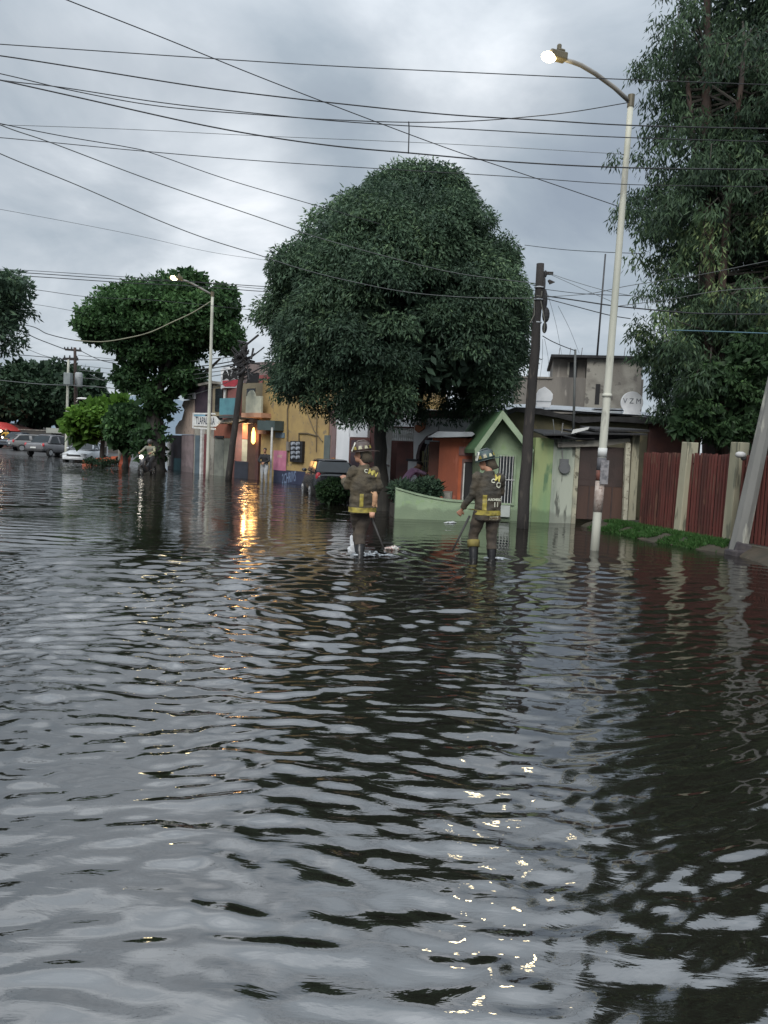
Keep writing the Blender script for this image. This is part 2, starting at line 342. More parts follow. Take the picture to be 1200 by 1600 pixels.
# --- the big round tree in the middle
def main_tree():
    d = 20.5; rs = np.random.default_rng(3); base = wat(604, 792, GZ); base.y = d; base = at(604, 792, d); base.z = GZ
    T = thing('broad_tree', base, 0, 'huge dense dark green tree with a domed crown standing in the flooded street', 'tree')
    prof = [(255, 598, 684), (268, 590, 708), (300, 572, 736), (316, 562, 742), (332, 530, 758), (350, 510, 776), (375, 468, 800), (400, 442, 814), (450, 414, 832), (500, 405, 836), (550, 406, 834), (600, 412, 818), (625, 430, 800), (645, 460, 775), (662, 490, 755)]
    zs = [at(620, y, d).z for y, *_ in prof]; cs = [(at(x0, y, d).x+at(x1, y, d).x)/2 for y, x0, x1 in prof]; rsd = [(at(x1, y, d).x-at(x0, y, d).x)/2 for y, x0, x1 in prof]
    zr = np.array(zs[::-1]); cr_ = np.array(cs[::-1]); rr = np.array(rsd[::-1])
    def env(z): return np.interp(z, zr, cr_), np.interp(z, zr, rr)
    puffs = []; n = 560
    zt, zb = zs[0], zs[-1]
    # surface puffs
    while len(puffs) < n:
        z = rs.uniform(zb, zt); c, r = env(z)
        if rs.random() > (r+.5)/4.2: continue
        a = rs.uniform(0, 2*math.pi); pr_ = rs.uniform(.28, .50) if rs.random() < .6 else rs.uniform(.5, .8)
        k = max(r-pr_*.8-.04, 0)*rs.uniform(.93, 1.03)*(.965+.25*noise.noise(Vector((math.cos(a)*2.0, math.sin(a)*2.0, z*1.1+4))))
        if noise.noise(Vector((math.cos(a)*r*1.1+7, math.sin(a)*r*1.1, z*1.1))) < -.36: continue
        if z < zb+.9 and rs.random() < .35: continue
        xx = c+k*math.cos(a)
        if .55 < xx < 2.35 and z-pr_ < at(700, 634, d).z and k*math.sin(a) < 1.5: continue
        if xx < -1.2 and z-pr_*.5 < at(500, 652, d).z: continue
        puffs.append((c+k*math.cos(a)-base.x, k*math.sin(a), min(z, zt-pr_*1.15)-base.z, pr_, rs.uniform(.75, 1.1)))
    for _ in range(60):     # the dome on top and the top layer
        z = rs.uniform(zt-1.1, zt-.5); c, r = env(z); a = rs.uniform(0, 6.28); k = r*rs.random()**.5*.8
        puffs.append((c+k*math.cos(a)-base.x, k*math.sin(a), z-base.z, rs.uniform(.25, .4), .8))
    P_, O_, T_ = puff_leaves(puffs, 2000, rs, .55, lambda i: rs.uniform(.05, .85))
    leaf_mesh('leaves', P_, .12, .038, .8, T_, LEAF_MAIN, None, rs, out=O_).parent = T
    crown = [o for o in C.objects if o.parent == T][-1]; crown.name = 'crown'
    # inner boughs of leaves that close the crown
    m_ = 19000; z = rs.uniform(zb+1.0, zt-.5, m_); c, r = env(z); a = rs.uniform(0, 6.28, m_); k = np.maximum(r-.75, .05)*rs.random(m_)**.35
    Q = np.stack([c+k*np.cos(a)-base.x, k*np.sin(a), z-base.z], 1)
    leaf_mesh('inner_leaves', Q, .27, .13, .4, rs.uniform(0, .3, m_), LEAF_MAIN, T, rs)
    mb = MB()
    t1 = at(594, 640, d)-base
    trunk_mb(mb, (0, 0, -.3), t1, .20, .155, rs, .1, 12, 9, 1.6)
    for tx, ty, tz, r0 in ((-1.6, .3, 4.8, .13), (1.7, -.5, 4.9, .13), (.4, 1.4, 5.2, .12), (-.5, -1.5, 5.0, .12), (2.6, .8, 4.2, .09), (-2.6, -.3, 4.3, .09), (.5, 0, 6.6, .12)):
        trunk_mb(mb, t1-Vector((0, 0, .15)), (t1.x+tx, ty, tz), r0, .03, rs, .25, 8, 7, 0)
    mb.build('trunk', bark, T, True)
main_tree()

# --- eucalyptus on the right
def euc_tree():
    d = 19.5; rs = np.random.default_rng(5); base = at(1120, 800, d); base.z = 0.05
    T = thing('eucalyptus_tree', base, 0, 'tall drooping eucalyptus towering behind the red fence at the right edge', 'tree')
    prof = [(-160, 1080, 1420), (-60, 1040, 1430), (0, 1036, 1440), (60, 1020, 1445), (120, 1006, 1450), (200, 1004, 1450), (280, 1010, 1450), (330, 996, 1450), (370, 1022, 1445), (430, 1010, 1440), (480, 994, 1430), (530, 992, 1420), (560, 1006, 1410), (600, 1030, 1400), (650, 1050, 1380), (690, 1075, 1370)]
    zr = np.array([at(1120, p[0], d).z for p in prof][::-1]); x0 = np.array([at(p[1], p[0], d).x for p in prof][::-1]); x1 = np.array([at(p[2], p[0], d).x for p in prof][::-1])
    mb = MB(); tw = MB(); puffs = []
    stems = [((0, 0), at(1105, -120, d), .28), ((.5, .4), at(1220, -160, d+1), .26), ((-.3, -.2), at(1070, 120, d-.3), .17), ((.9, -.1), at(1330, -60, d), .22), ((.3, -.5), at(1165, 60, d-1.2), .15)]
    paths = []
    for (ox, oy), top, r0 in stems:
        paths.append([Vector(p) for p in trunk_mb(mb, (ox, oy, -.2), top-base, r0, .05, rs, .35, 10, 12, .6)])
    zlo, zhi = zr[0], zr[-1]
    for _ in range(330):
        pth = paths[rs.integers(len(paths))]; t_ = rs.uniform(.26, 1)*(len(pth)-1); i = min(int(t_), len(pth)-2)
        p = pth[i].lerp(pth[i+1], t_-i); z = p.z+rs.uniform(-.3, 1.0)
        a0 = np.interp(z+base.z, zr, x0)-base.x; a1 = np.interp(z+base.z, zr, x1)-base.x
        tx = rs.uniform(a0+.25, a1-.3); ty = rs.uniform(-2.3, 2.4)
        if tx-a0 < 1.3 and rs.random() < .25: continue
        e = Vector((tx, ty*(1-.3*abs(tx)/4), z))
        mid = p.lerp(e, .5)+Vector((0, 0, .35))
        tw.tube([p, mid, e, e+Vector((rs.normal(0, .15), rs.normal(0, .15), -.6))], [.035, .02, .012, .005], 5)
        for _ in range(rs.integers(4, 7)):
            q = e+Vector((rs.normal(0, .33), rs.normal(0, .33), rs.uniform(-.75, .25)))
            puffs.append((q.x, q.y, q.z, rs.uniform(.24, .42), rs.uniform(1.1, 1.9)))
    for _ in range(230):       # thick mass towards the middle of the crown
        z = rs.uniform(zlo+.2, zhi); a0 = np.interp(z, zr, x0)-base.x; a1 = np.interp(z, zr, x1)-base.x
        puffs.append((rs.uniform(a0+1.3, a1), rs.uniform(-1.5, 2.5), z-base.z, rs.uniform(.35, .6), 1.3))
    for _ in range(60):
        q = at(rs.uniform(1022, 1085), rs.uniform(535, 655), d+rs.uniform(.8, 2.4))-base; puffs.append((q.x, q.y, q.z, rs.uniform(.22, .36), 1.3))
    mid_lit = lambda i: (rs.uniform(.45, .95) if (at_y(puffs[i][2]+base.z) and rs.random() < .5) else rs.uniform(.08, .55))  # lighter tint paints the lit look of leaves in mid-crown
    def at_y(z): return 4.2 < z < 7.2
    P_, O_, T_ = puff_leaves(puffs, 900, rs, .2, mid_lit)
    leaf_mesh('crown', P_, .17, .040, 1.15, T_, LEAF_EUC, T, rs, out=O_*.4)
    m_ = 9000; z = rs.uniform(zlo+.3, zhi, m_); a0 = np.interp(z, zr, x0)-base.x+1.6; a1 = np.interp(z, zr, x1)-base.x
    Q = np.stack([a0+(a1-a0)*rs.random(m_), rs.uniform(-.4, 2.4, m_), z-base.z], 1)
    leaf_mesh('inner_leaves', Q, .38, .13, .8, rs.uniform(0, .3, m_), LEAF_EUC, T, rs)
    mb.build('trunk', bark_red, T, True); tw.build('branches', twig, T)
euc_tree()
def mass(name, label, cat, boxes, d, leaf, lw, per, m, seed, group=None, kind=None, droop=.3, stem=True, base_t=None, inner=0, basez=GZ):
    """bushes and plain trees: boxes = pixel ellipses (cx, cy, rx, ry, depth radius in m, puff radius px)"""
    rs = np.random.default_rng(seed); c0 = boxes[0]; base = at(c0[0], c0[1], d); base.z = basez
    T = thing(name, base, 0, label, cat, group); puffs = []
    sc = d/F_PX
    for cx_, cy_, rx, ry, dr, pr_, cnt in boxes:
        c = at(cx_, cy_, d)-base
        for _ in range(cnt):
            v = rs.normal(size=3); v /= np.linalg.norm(v); k = .6+.4*rs.random()**.5; q = pr_*sc*rs.uniform(.7, 1.3)
            puffs.append((c.x+v[0]*k*max(rx*sc-q*.8, .02), c.y+v[1]*k*dr, c.z+v[2]*k*max(ry*sc-q*.8, .02), q, rs.uniform(.7, 1)))
    P_, O_, T_ = puff_leaves(puffs, per, rs, .45, base_t)
    cr_ = leaf_mesh('crown', P_, leaf, lw, droop, T_, m, T, rs, out=O_)
    if inner:
        Q = []
        for cx_, cy_, rx, ry, dr, pr_, cnt in boxes:
            c = at(cx_, cy_, d)-base; n = int(inner*cnt/ max(1, sum(b[6] for b in boxes)))
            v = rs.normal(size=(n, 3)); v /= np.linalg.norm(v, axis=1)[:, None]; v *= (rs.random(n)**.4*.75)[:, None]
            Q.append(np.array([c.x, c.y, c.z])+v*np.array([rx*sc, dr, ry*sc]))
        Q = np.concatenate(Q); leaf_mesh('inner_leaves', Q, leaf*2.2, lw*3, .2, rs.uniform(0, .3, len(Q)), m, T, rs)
    return T, base, rs, sc
# --- ficus in front of the far shops
T, b_, rs, sc = mass('ficus_tree', 'wide dark green ficus with a ragged crown behind the far white street lamp', 'tree',
    [(250, 505, 132, 56, 3.0, 17, 190), (262, 472, 96, 42, 2.4, 15, 100), (292, 440, 36, 18, 1.2, 10, 26), (186, 470, 34, 24, 1.4, 11, 24), (350, 470, 24, 30, 1.4, 11, 24), (150, 512, 32, 34, 1.6, 12, 34), (355, 530, 26, 34, 1.6, 12, 26),
     (240, 555, 80, 30, 2.2, 14, 48), (205, 590, 34, 26, 1.4, 11, 26), (290, 590, 40, 24, 1.4, 11, 28), (243, 625, 36, 46, 1.3, 10, 30), (236, 690, 36, 46, 1.1, 9, 22), (285, 600, 26, 20, 1.0, 9, 12)], 40, .22, .12, 380, LEAF_FIC, 21, inner=4500, base_t=lambda i: (.1+.6*((i*37) % 10)/10) if i < 430 else .32*((i*37) % 10)/10)
mb = MB()
q0 = at(240, 740, 40)-b_; q0.z = 0
fk = at(238, 640, 40)-b_
trunk_mb(mb, q0, fk, .55, .42, rs, .15, 10)
for tx, ty in ((170, 530), (210, 480), (262, 500), (320, 520), (300, 470), (345, 560)):
    trunk_mb(mb, fk, at(tx, ty, 40+rs.uniform(-1, 1))-b_, .2, .05, rs, .3, 7)
mb.build('trunk', bark, T, True)
# --- tree whose crown reaches in at the left edge
T, b_, rs, sc = mass('street_tree', 'tree crown reaching in from the left edge above the far trees', 'tree',
    [(-30, 470, 78, 52, 1.3, 24, 60), (5, 450, 46, 34, .9, 16, 34), (-15, 525, 50, 45, 1.0, 18, 32), (-110, 480, 90, 80, 1.8, 26, 50)], 22, .19, .06, 520, LEAF_MAIN, 31, droop=.5)
mb = MB(); q0 = at(-120, 700, 22)-b_; q0.z = 0; fk = at(-110, 560, 22)-b_
trunk_mb(mb, q0, fk, .2, .15, rs, .1)
for tx, ty in ((-20, 470), (15, 450), (-10, 530), (-110, 460)): trunk_mb(mb, fk, at(tx, ty, 22)-b_, .09, .02, rs, .15, 6)
mb.build('trunk', bark, T, True)
# --- far trees at the end of the street
FG = 'dark trees at the far end of the street'
for i, (lab, boxes, d, tr) in enumerate((
    ('dark far tree at the left edge above the red awning', [(-20, 620, 60, 55, 4, 18, 60)], 86, (-20, 700)),
    ('broadest dark far tree, left of the two utility poles', [(60, 622, 62, 52, 4, 18, 80), (45, 585, 34, 22, 2.5, 12, 26)], 84, (62, 700)),
    ('small rounded far tree right behind the transformer poles', [(128, 615, 40, 42, 3, 14, 44), (150, 640, 30, 30, 2.5, 12, 24)], 80, (132, 700)),
    ('tall lobe of dark foliage between the left pole and the broadest far tree', [(98, 610, 30, 48, 3, 14, 40)], 88, (98, 700)))):
    T, b_, rs, sc = mass('distant_tree', lab, 'tree', boxes, d, .55, .34, 60, LEAF_FAR, 40+i, FG, inner=1500, basez=.2)
    mb = MB(); trunk_mb(mb, (0, 0, 0), (rs.normal(0, .2), 0, at(boxes[0][0], boxes[0][1], d).z-.2), .45, .25, rs, .2, 7, 5); mb.build('trunk', bark, T, True)
# --- bright green tree
T, b_, rs, sc = mass('garden_tree', 'low bright lime green tree above the white sedan', 'tree', [(158, 655, 48, 32, 2.0, 13, 70), (185, 640, 28, 20, 1.2, 10, 24), (125, 668, 22, 22, 1.2, 10, 20)], 47, .34, .22, 150, LEAF_LIME, 51, base_t=lambda i: .25+.5*((i*37) % 10)/10, inner=1500)
mb = MB(); trunk_mb(mb, (0, 0, 0), (0, 0, 2.6), .16, .1, rs, .1, 7, 5); mb.build('trunk', bark, T, True)
T, b_, rs, sc = mass('garden_tree', 'dark green bushy tree between the lime green tree and the ficus trunk', 'tree', [(196, 668, 30, 38, 1.6, 13, 50)], 44, .3, .2, 150, LEAF_FIC, 52, inner=1500)
mb = MB(); trunk_mb(mb, (0, 0, 0), (0, 0, 2.2), .16, .1, rs, .1, 7, 5); mb.build('trunk', bark, T, True)
# --- clipped bush beside the first firefighter, planter shrubs, creeper over the fence
mass('clipped_bush', 'rounded dark green bush standing in water left of the taller firefighter', 'bush', [(521, 768, 27, 22, .5, 8, 90)], 22, .085, .05, 2600, LEAF_IVY, 61, droop=.1, inner=2500, base_t=lambda i: .12+.25*((i*31) % 10)/10)
SG = 'dark shrubs in the green planter'
mass('planter_shrub', 'dark feathery shrub in the green planter, nearest the white post', 'shrub', [(630, 766, 22, 14, .35, 7, 34)], 18.9, .10, .03, 3200, LEAF_MAIN, 62, SG, droop=-.3, inner=1200)
mass('planter_shrub', 'taller dark feathery shrub in the green planter, under the cream gate', 'shrub', [(668, 765, 24, 19, .35, 7, 44)], 18.9, .10, .03, 3200, LEAF_MAIN, 63, SG, droop=-.3, inner=1400)
T, b_, rs, sc = mass('creeper', 'leafy green creeper hanging over the red fence beside the grey leaning pole', 'creeper', [(1135, 672, 50, 30, .6, 8, 70), (1075, 668, 34, 18, .5, 7, 34), (1180, 640, 46, 50, .8, 9, 60), (1120, 600, 60, 40, .8, 9, 46), (1170, 560, 50, 50, .8, 9, 44), (1090, 640, 40, 22, .6, 7, 30)], 17.6, .12, .045, 1500, LEAF_IVY, 64, droop=1.1, base_t=lambda i: .1+.5*((i*29) % 10)/10, inner=1800)
# ------------------------------------------------------------ buildings
class Frame:
    """a facade: its plane through two ground points; px() turns a place on the photograph's facade into (u, z) on that plane"""
    def __init__(s, p0, d0, p1, d1, z0=GZ):
        a = at(p0[0], p0[1], d0); b = at(p1[0], p1[1], d1); s.O = Vector((a.x, a.y, z0)); D = Vector((b.x-a.x, b.y-a.y, 0)); s.len = D.length
        s.rz = math.atan2(D.y, D.x); s.ux = D.normalized(); s.n = Vector((-s.ux.y, s.ux.x, 0)); s.z0 = z0
    def thing(s, name, label, cat, group=None): s.T = thing(name, s.O, s.rz, label, cat, group); return s.T
    def px(s, x, y, off=0.0):      # off > 0 lies in front of the facade
        r = ray(x, y); o = Vector((0, 0, H_CAM)); P0 = s.O - s.n*off
        t_ = (P0-o).dot(s.n)/r.dot(s.n); q = o+r*t_; return ((q-s.O).dot(s.ux), q.z-s.z0)
    def poly(s, pts, off=0.0): return [s.px(x, y, off) for x, y in pts]
    def rect(s, x0, y0, x1, y1, off=0.0):
        ym, xm = (y0+y1)/2, (x0+x1)/2
        return s.px(x0, ym, off)[0], s.px(xm, y1, off)[1], s.px(x1, ym, off)[0], s.px(xm, y0, off)[1]   # u0, z0, u1, z1
    def slab(s, name, m, x0, y0, x1, y1, front, back, parent=None, bevel=0, floor=False):
        u0, z0, u1, z1 = s.rect(x0, y0, x1, y1, front)
        if floor: z0 = -.1
        return MB().box((u0, -front, z0), (u1, -back, z1)).build(name, m, parent or s.T, bevel=bevel)
    def shape(s, name, m, pts, front, back, parent=None): return MB().prism(s.poly(pts, front), -front, -back).build(name, m, parent or s.T)

def framed(fr, x0, y0, x1, y1, glass, frame_m, bar_m=None, nb=0, parent=None, name='window', fw=.05, front=.0, hb=0, deep=.05):
    """a pane standing in a frame that is proud of the wall, with optional upright bars"""
    u0, z0, u1, z1 = fr.rect(x0, y0, x1, y1, front+deep)
    W_ = MB().box((u0, -front-.012, z0), (u1, -front+.01, z1)).build(name, glass, parent or fr.T)
    f = MB()
    for a, b in (((u0-fw, z0-fw), (u0, z1+fw)), ((u1, z0-fw), (u1+fw, z1+fw)), ((u0, z1), (u1, z1+fw)), ((u0, z0-fw), (u1, z0))):
        f.box((a[0], -front-deep, a[1]), (b[0], -front+.005, b[1]))
    f.build('frame', frame_m, W_)
    if nb:
        b = MB()
        for i in range(nb):
            u = u0+(u1-u0)*(i+.5)/nb; b.tube([(u, -front-deep-.012, z0-.02), (u, -front-deep-.012, z1+.02)], .009, 6)
        for k in range(hb):
            z = z0+(z1-z0)*(k+1)/(hb+1); b.tube([(u0-.02, -front-deep-.03, z), (u1+.02, -front-deep-.03, z)], .009, 6)
        b.build('grille', bar_m, W_)
    return W_
green = mat('green_wall', (.30, .39, .25), .85, (.23, .31, .20), 1.6, .4, 25, third=(.26, .36, .2), damp=.42)
green_lt = mat('green_board', (.30, .385, .26), .8, (.23, .30, .20), 3, .2, 25)
green_dk = mat('green_shaded_underside', (.09, .19, .09), .8)  # shade under the overhang put into this darker roof green
peel = mat('peeling_wall', (.40, .43, .36), .9, (.22, .27, .22), 2.2, .6, 18, streak=True, third=(.12, .13, .11), fac=(.45, .6), damp=.42)
peel_g = mat('peeling_green', (.24, .36, .19), .9, (.34, .40, .19), 1.4, .5, 18, streak=True, third=(.13, .22, .12), damp=.42)
dark_in = mat('dark_interior', (.012, .012, .014), .6)  # near-black colour stands in for shade inside doorways, windows and recess
glass_dk = mat('dark_glass', (.02, .025, .03), .12, spec=.6)
white_p = mat('white_metal', (.62, .63, .62), .5, (.5, .5, .48), 6)
white_w = mat('white_wall', (.80, .81, .83), .85, (.68, .70, .72), 1.5, .25, 20, streak=True, damp=.42)
brownred = mat('brown_wall', (.13, .055, .047), .85, (.085, .043, .04), 2, .3, 20)
orange_w = mat('orange_wall', (.33, .095, .05), .85, (.24, .075, .045), 1.8, .4, 20, streak=True, third=(.40, .13, .08), damp=.42)
conc = mat('grey_concrete', (.20, .185, .165), .9, (.13, .12, .11), 1.6, .5, 16, streak=True, third=(.28, .26, .235), damp=.42)
conc_lt = mat('pale_plaster', (.33, .315, .275), .9, (.22, .205, .18), 1.1, .5, 14, third=(.15, .14, .125), fac=(.45, .56))
olive_w = mat('olive_wall', (.12, .11, .065), .9, (.085, .08, .055), 1.2, .4, 18, third=(.15, .13, .08))
tar = mat('tar_felt', (.018, .018, .02), .8, (.03, .03, .032), 5, .8, 12)
sheet = mat('zinc_sheet', (.42, .45, .48), .45, (.30, .32, .34), 2, .2, 10, metal=.3)
rust = mat('rusty_gate', (.085, .046, .033), .75, (.055, .034, .028), 1.3, .35, 14, streak=True)
rust_dk = mat('brown_gate_paint', (.055, .036, .032), .7, (.04, .028, .025), 2, .3, 14)
red_f = mat('red_fence_paint', (.125, .036, .030), .7, (.07, .026, .022), 3.5, .3, 22, streak=True, third=(.13, .062, .045))
post_c = mat('cream_concrete', (.36, .34, .25), .9, (.26, .25, .18), 2.5, .5, 18, streak=True, third=(.15, .15, .11))
stone = mat('mossy_concrete', (.13, .125, .10), .95, (.09, .10, .06), 2.5, .7, 15)

# --- green house with a gable, its side wall and gate
F = Frame((744, 806), 19.0, (986, 822), 19.2)
G = F.thing('gabled_house', 'low light green house with a steep gable and barred window behind the shorter firefighter', 'house')
apex = (786, 655)
wl = F.poly([(750, 812), (750, 704), apex, (833, 702), (833, 816)]); wl[0] = (wl[0][0], -.1); wl[-1] = (wl[-1][0], -.1)
MB().prism(wl, 0, 3.6).build('wall', green, G)
rb = MB()      # two roof slopes overhanging the gable
A = F.px(786, 641, .5); Bl = F.px(742, 702, .5); Br = F.px(834, 703, .5); th = .07
for E in (Bl, Br):
    rb.prism([E, A, (A[0], A[1]-th*1.5), (E[0], E[1]-th*1.3)] if E[0] < A[0] else [A, E, (E[0], E[1]-th*1.3), (A[0], A[1]-th*1.5)], -.42, 3.6)
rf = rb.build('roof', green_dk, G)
fb = MB()
for E in (Bl, Br):
    fb.prism([E, A, (A[0], A[1]-.20), (E[0]+(.02 if E[0] < A[0] else -.02), E[1]-.17)] if E[0] < A[0] else [A, E, (E[0]-.02, E[1]-.17), (A[0], A[1]-.20)], -.50, -.423)
fb.build('barge_board', green_lt, rf)
framed(F, 778, 713, 802, 786, glass_dk, green_lt, white_p, 5, name='window', hb=1)
F.slab('meter_box', mat('pale_box', (.42, .46, .43), .6), 781, 790, 797, 808, .10, 0, bevel=.01)
F.slab('side_wall', peel_g, 833.5, 684, 862, 817, .03, -2.5, floor=True)
F.slab('weathered_wall', peel, 862, 686, 896, 816, .05, -2.5, floor=True)
F.slab('edge_pier', mat('pale_pier', (.42, .40, .30), .9, (.28, .28, .22), 3, .4, 20, third=(.16, .15, .11), damp=.42), 896.5, 692, 903, 815, .09, -.2, floor=True)
u, z = F.px(881, 731, .05)
mt = MB(); mt.disc((u, -.09, z), .14, 'y', .09, 18); mt.box((u-.12, -.10, z+.06), (u+.1, -.045, z+.22)); mt.build('electric_meter', mat('meter_grey', (.13, .135, .14), .5), G)
pp = MB(); pp.tube([(u-.05, -.08, z+.2), (u-.12, -.08, z+.75), (u-.1, -.07, z+1.1)], .016, 6); pp.build('conduit', mat('pipe_grey', (.2, .2, .2), .6), G)
# gate leaf and its frame
g = F.slab('gate', rust, 903.5, 699, 975, 812, .02, -.03)
gb = MB(); u0, z0, u1, z1 = F.rect(903.5, 699, 975, 812, .02)
for k in range(1, 4): gb.box((u0+(u1-u0)*k/4-.015, -.035, z0), (u0+(u1-u0)*k/4+.015, -.022, z1))
gb.box((u0, -.036, z0+(z1-z0)*.55), (u1, -.023, z0+(z1-z0)*.55+.05))
gb.build('rail', rust_dk, g)
u0, z0, u1, z1 = F.rect(903.5, 698, 975, 760, .02); MB().box((u0+.02, -.030, z0), (u1-.02, -.0205, z1)).build('upper_panel', rust_dk, g)
F.shape('lintel', conc_lt, [(872, 691), (984, 685), (986, 690), (946, 697), (872, 699)], .16, -.1)
F.shape('gate_post', mat('pale_wood', (.48, .46, .36), .85, (.36, .34, .26), 5, .4, 20, third=(.2, .18, .14)), [(973, 829), (979, 829), (986, 692), (978, 692)], .24, .13)
F.shape('corner_post', post_c, [(980, 826), (992, 826), (1000, 680), (989, 680)], .10, -.1)
# jumble of roof sheets over the gate
sh = MB()
for (x0, y0, x1, y1, o0, tt) in ((850, 670, 900, 682, .5, .03), (862, 676, 930, 688, .35, .02), (905, 672, 1012, 681, .45, .04), (930, 668, 1015, 676, .1, .05)):
    u0, z0, u1, z1 = F.rect(x0, y0, x1, y1, o0); sh.add([(u0, -o0, z0), (u1, -o0, z0+.05), (u1, -o0, z0+.05+tt), (u0, -o0, z0+tt), (u0, 1.2, z1), (u1, 1.2, z1), (u1, 1.2, z1+tt), (u0, 1.2, z1+tt)], [(0,1,2,3),(4,7,6,5),(3,2,6,7),(0,4,5,1),(0,3,7,4),(1,5,6,2)])
sh.build('roof_sheet', tar, G)
F.slab('upper_beam', tar, 905, 678, 985, 689, .04, -.5)
F.shape('loose_sheet', white_p, [(893, 678), (896, 671), (921, 667), (919, 671)], .55, .52)

# --- long low building behind it
F = Frame((786, 760), 22.5, (1100, 770), 22.0)
G = F.thing('shed_building', 'long low olive brown building with a sagging black tar roof edge behind the green house', 'building')
F.slab('wall', olive_w, 790, 647, 1012, 720, 0, -5, floor=True)
F.slab('annex_wall', brownred, 1012.5, 655, 1095, 720, .02, -5, floor=True)
F.slab('white_panel', white_w, 1041, 660, 1088, 672, .06, .021)
pts = [(786, 643), (806, 636), (845, 638), (870, 645), (905, 651), (950, 651), (1010, 652), (1040, 654), (1094, 659)]
F.shape('roof_edge', tar, pts+[(x, y+(7 if i % 2 else 10)) for i, (x, y) in reversed(list(enumerate(pts)))], .25, .05)
rs = MB(); 
a = F.poly([(786, 640), (870, 640), (1010, 649), (1094, 657)], .2)
v = []
for q in a: v += [(q[0], -.2, q[1]), (q[0], 5.2, q[1]+.5)]
rs.add(v, [(0, 2, 3, 1), (2, 4, 5, 3), (4, 6, 7, 5)]); v2 = [(x, y, z-.04) for x, y, z in v]; rs.add(v2, [(1, 3, 2, 0), (3, 5, 4, 2), (5, 7, 6, 4)])
rs.build('roof', sheet, G)
rf = MB()
for (x0, y0, x1, y1) in ((862, 638, 984, 644), (900, 643, 990, 648), (930, 636, 978, 639)):
    q = F.poly([(x0, y0), (x1, y1)], -.3); rf.box((q[0][0], .2, q[0][1]-.06), (q[1][0], .9, q[0][1]-.02))
rf.build('flashing', sheet, G)
# things standing on that roof
dish_m = mat('dish_white', (.82, .84, .87), .45, (.72, .74, .78), 4); mark_m = mat('dish_mark', (.10, .12, .15), .6)
a = F.px(850, 637, -.4); T = thing('rooftop_dish', F.O+F.ux*a[0]+F.n*.4+Vector((0, 0, a[1])), F.rz, 'plain white pointed dish on the roof right of the wooden pole', 'satellite dish')
sc = 22.9/F_PX
MB().prism([(-12*sc, 0), (10*sc, 0), (10*sc, 20*sc), (0, 33*sc), (-13*sc, 30*sc)][::1] and [(x*sc, z*sc) for x, z in ((-12, 0), (10, 0), (10, 10), (12, 14), (12, 21), (8, 26), (-1, 32), (-10, 27), (-13, 20), (-13, 14))], -.04, .04).build('reflector', dish_m, T, bevel=.01)
MB().box((-12.5*sc, -.055, 9*sc), (10.5*sc, -.041, 10.2*sc)).build('rib', sheet, T)
MB().bar((0, .06, -.05), (0, .06, .35), .05, .05).build('mount', sheet, T)
a = F.px(986, 647, .0); T = thing('rooftop_dish', F.O+F.ux*a[0]+Vector((0, 0, a[1])), F.rz, 'round white dish with dark lettering on the roof right of the near lamp post', 'satellite dish')
mb = MB(); mb.disc((0, 0, 17*sc), 16.5*sc, 'y', .05, 28); b = mb.build('reflector', dish_m, T, True, bevel=.008)
b.data.polygons.foreach_set('use_smooth', [False]*len(b.data.polygons))
MB().prism([(-13*sc, -2*sc), (15*sc, -2*sc), (12*sc, 7*sc), (-10*sc, 7*sc)], -.05, .05).build('foot', dish_m, T)
v, f = text_mesh('V Z M', .21, 0); MB().add([(x*.95, -.032, y+19*sc) for x, y, z in v], f).build('lettering', mark_m, T)

# --- grey two-level concrete house
F = Frame((800, 700), 31, (1035, 705), 30)
G = F.thing('concrete_house', 'unplastered grey concrete house with a rooftop room above the green house', 'house')
F.slab('wall', conc, 800, 590, 1002, 700, 0, -7, floor=True)
r_ = F.slab('rooftop_room', conc, 864, 560, 915, 590.5, -.3, -4)
F.slab('plastered_wall', conc_lt, 915.5, 558, 1002, 640, .05, -4.5)
F.slab('roof_slab', tar, 861, 555, 1004, 559, .3, -5)
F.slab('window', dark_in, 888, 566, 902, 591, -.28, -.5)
F.slab('window_post', conc_lt, 886.5, 566, 889.5, 591, -.26, -.4)
F.slab('side_window', dark_in, 930, 600, 937, 632, .06, .02)
F.slab('coping', conc, 800, 588.5, 863, 591, .06, -.2)
for x in (873, 890, 908, 950, 975): a = F.px(x, 555, -1); MB().tube([(a[0], 1, a[1]-.1), (a[0]+.03, 1, a[1]+.3)], .012, 5).build('rebar', mat('rebar', (.08, .05, .04), .9), G)

# --- orange house
F = Frame((668, 812), 20.3, (752, 812), 20.1)
G = F.thing('orange_house', 'small orange red house with a dark doorway between the gabled house and the cream gate', 'house')
F.slab('wall', orange_w, 684, 684, 752, 815, 0, -3, floor=True)
F.slab('porch_wall', mat('porch_shade_brown', (.14, .06, .045), .85, (.1, .05, .04), 2, .3), 668, 690, 683.5, 815, -.35, -3, floor=True)  # shade of the porch recess painted as a darker wall colour
F.shape('roof', sheet, [(668, 683), (684, 674), (738, 675), (742, 678), (737, 682), (684, 683.5)], .45, -3)
F.slab('roof_beam', orange_w, 676, 684, 754, 690, .06, .0)
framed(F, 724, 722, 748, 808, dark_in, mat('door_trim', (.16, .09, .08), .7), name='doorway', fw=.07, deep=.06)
F.slab('door_edge', white_p, 722.5, 724, 724.5, 808, .09, .065)
F.slab('number_panel', mat('panel_mauve', (.20, .10, .09), .8, (.15, .08, .08), 8), 717, 698, 741, 712, .03, 0)
F.slab('corner_strip', mat('corner_orange', (.48, .12, .05), .8), 715, 716, 720, 808, .02, 0)
a, z0, b, z1 = F.rect(692, 768, 706, 783, .9)
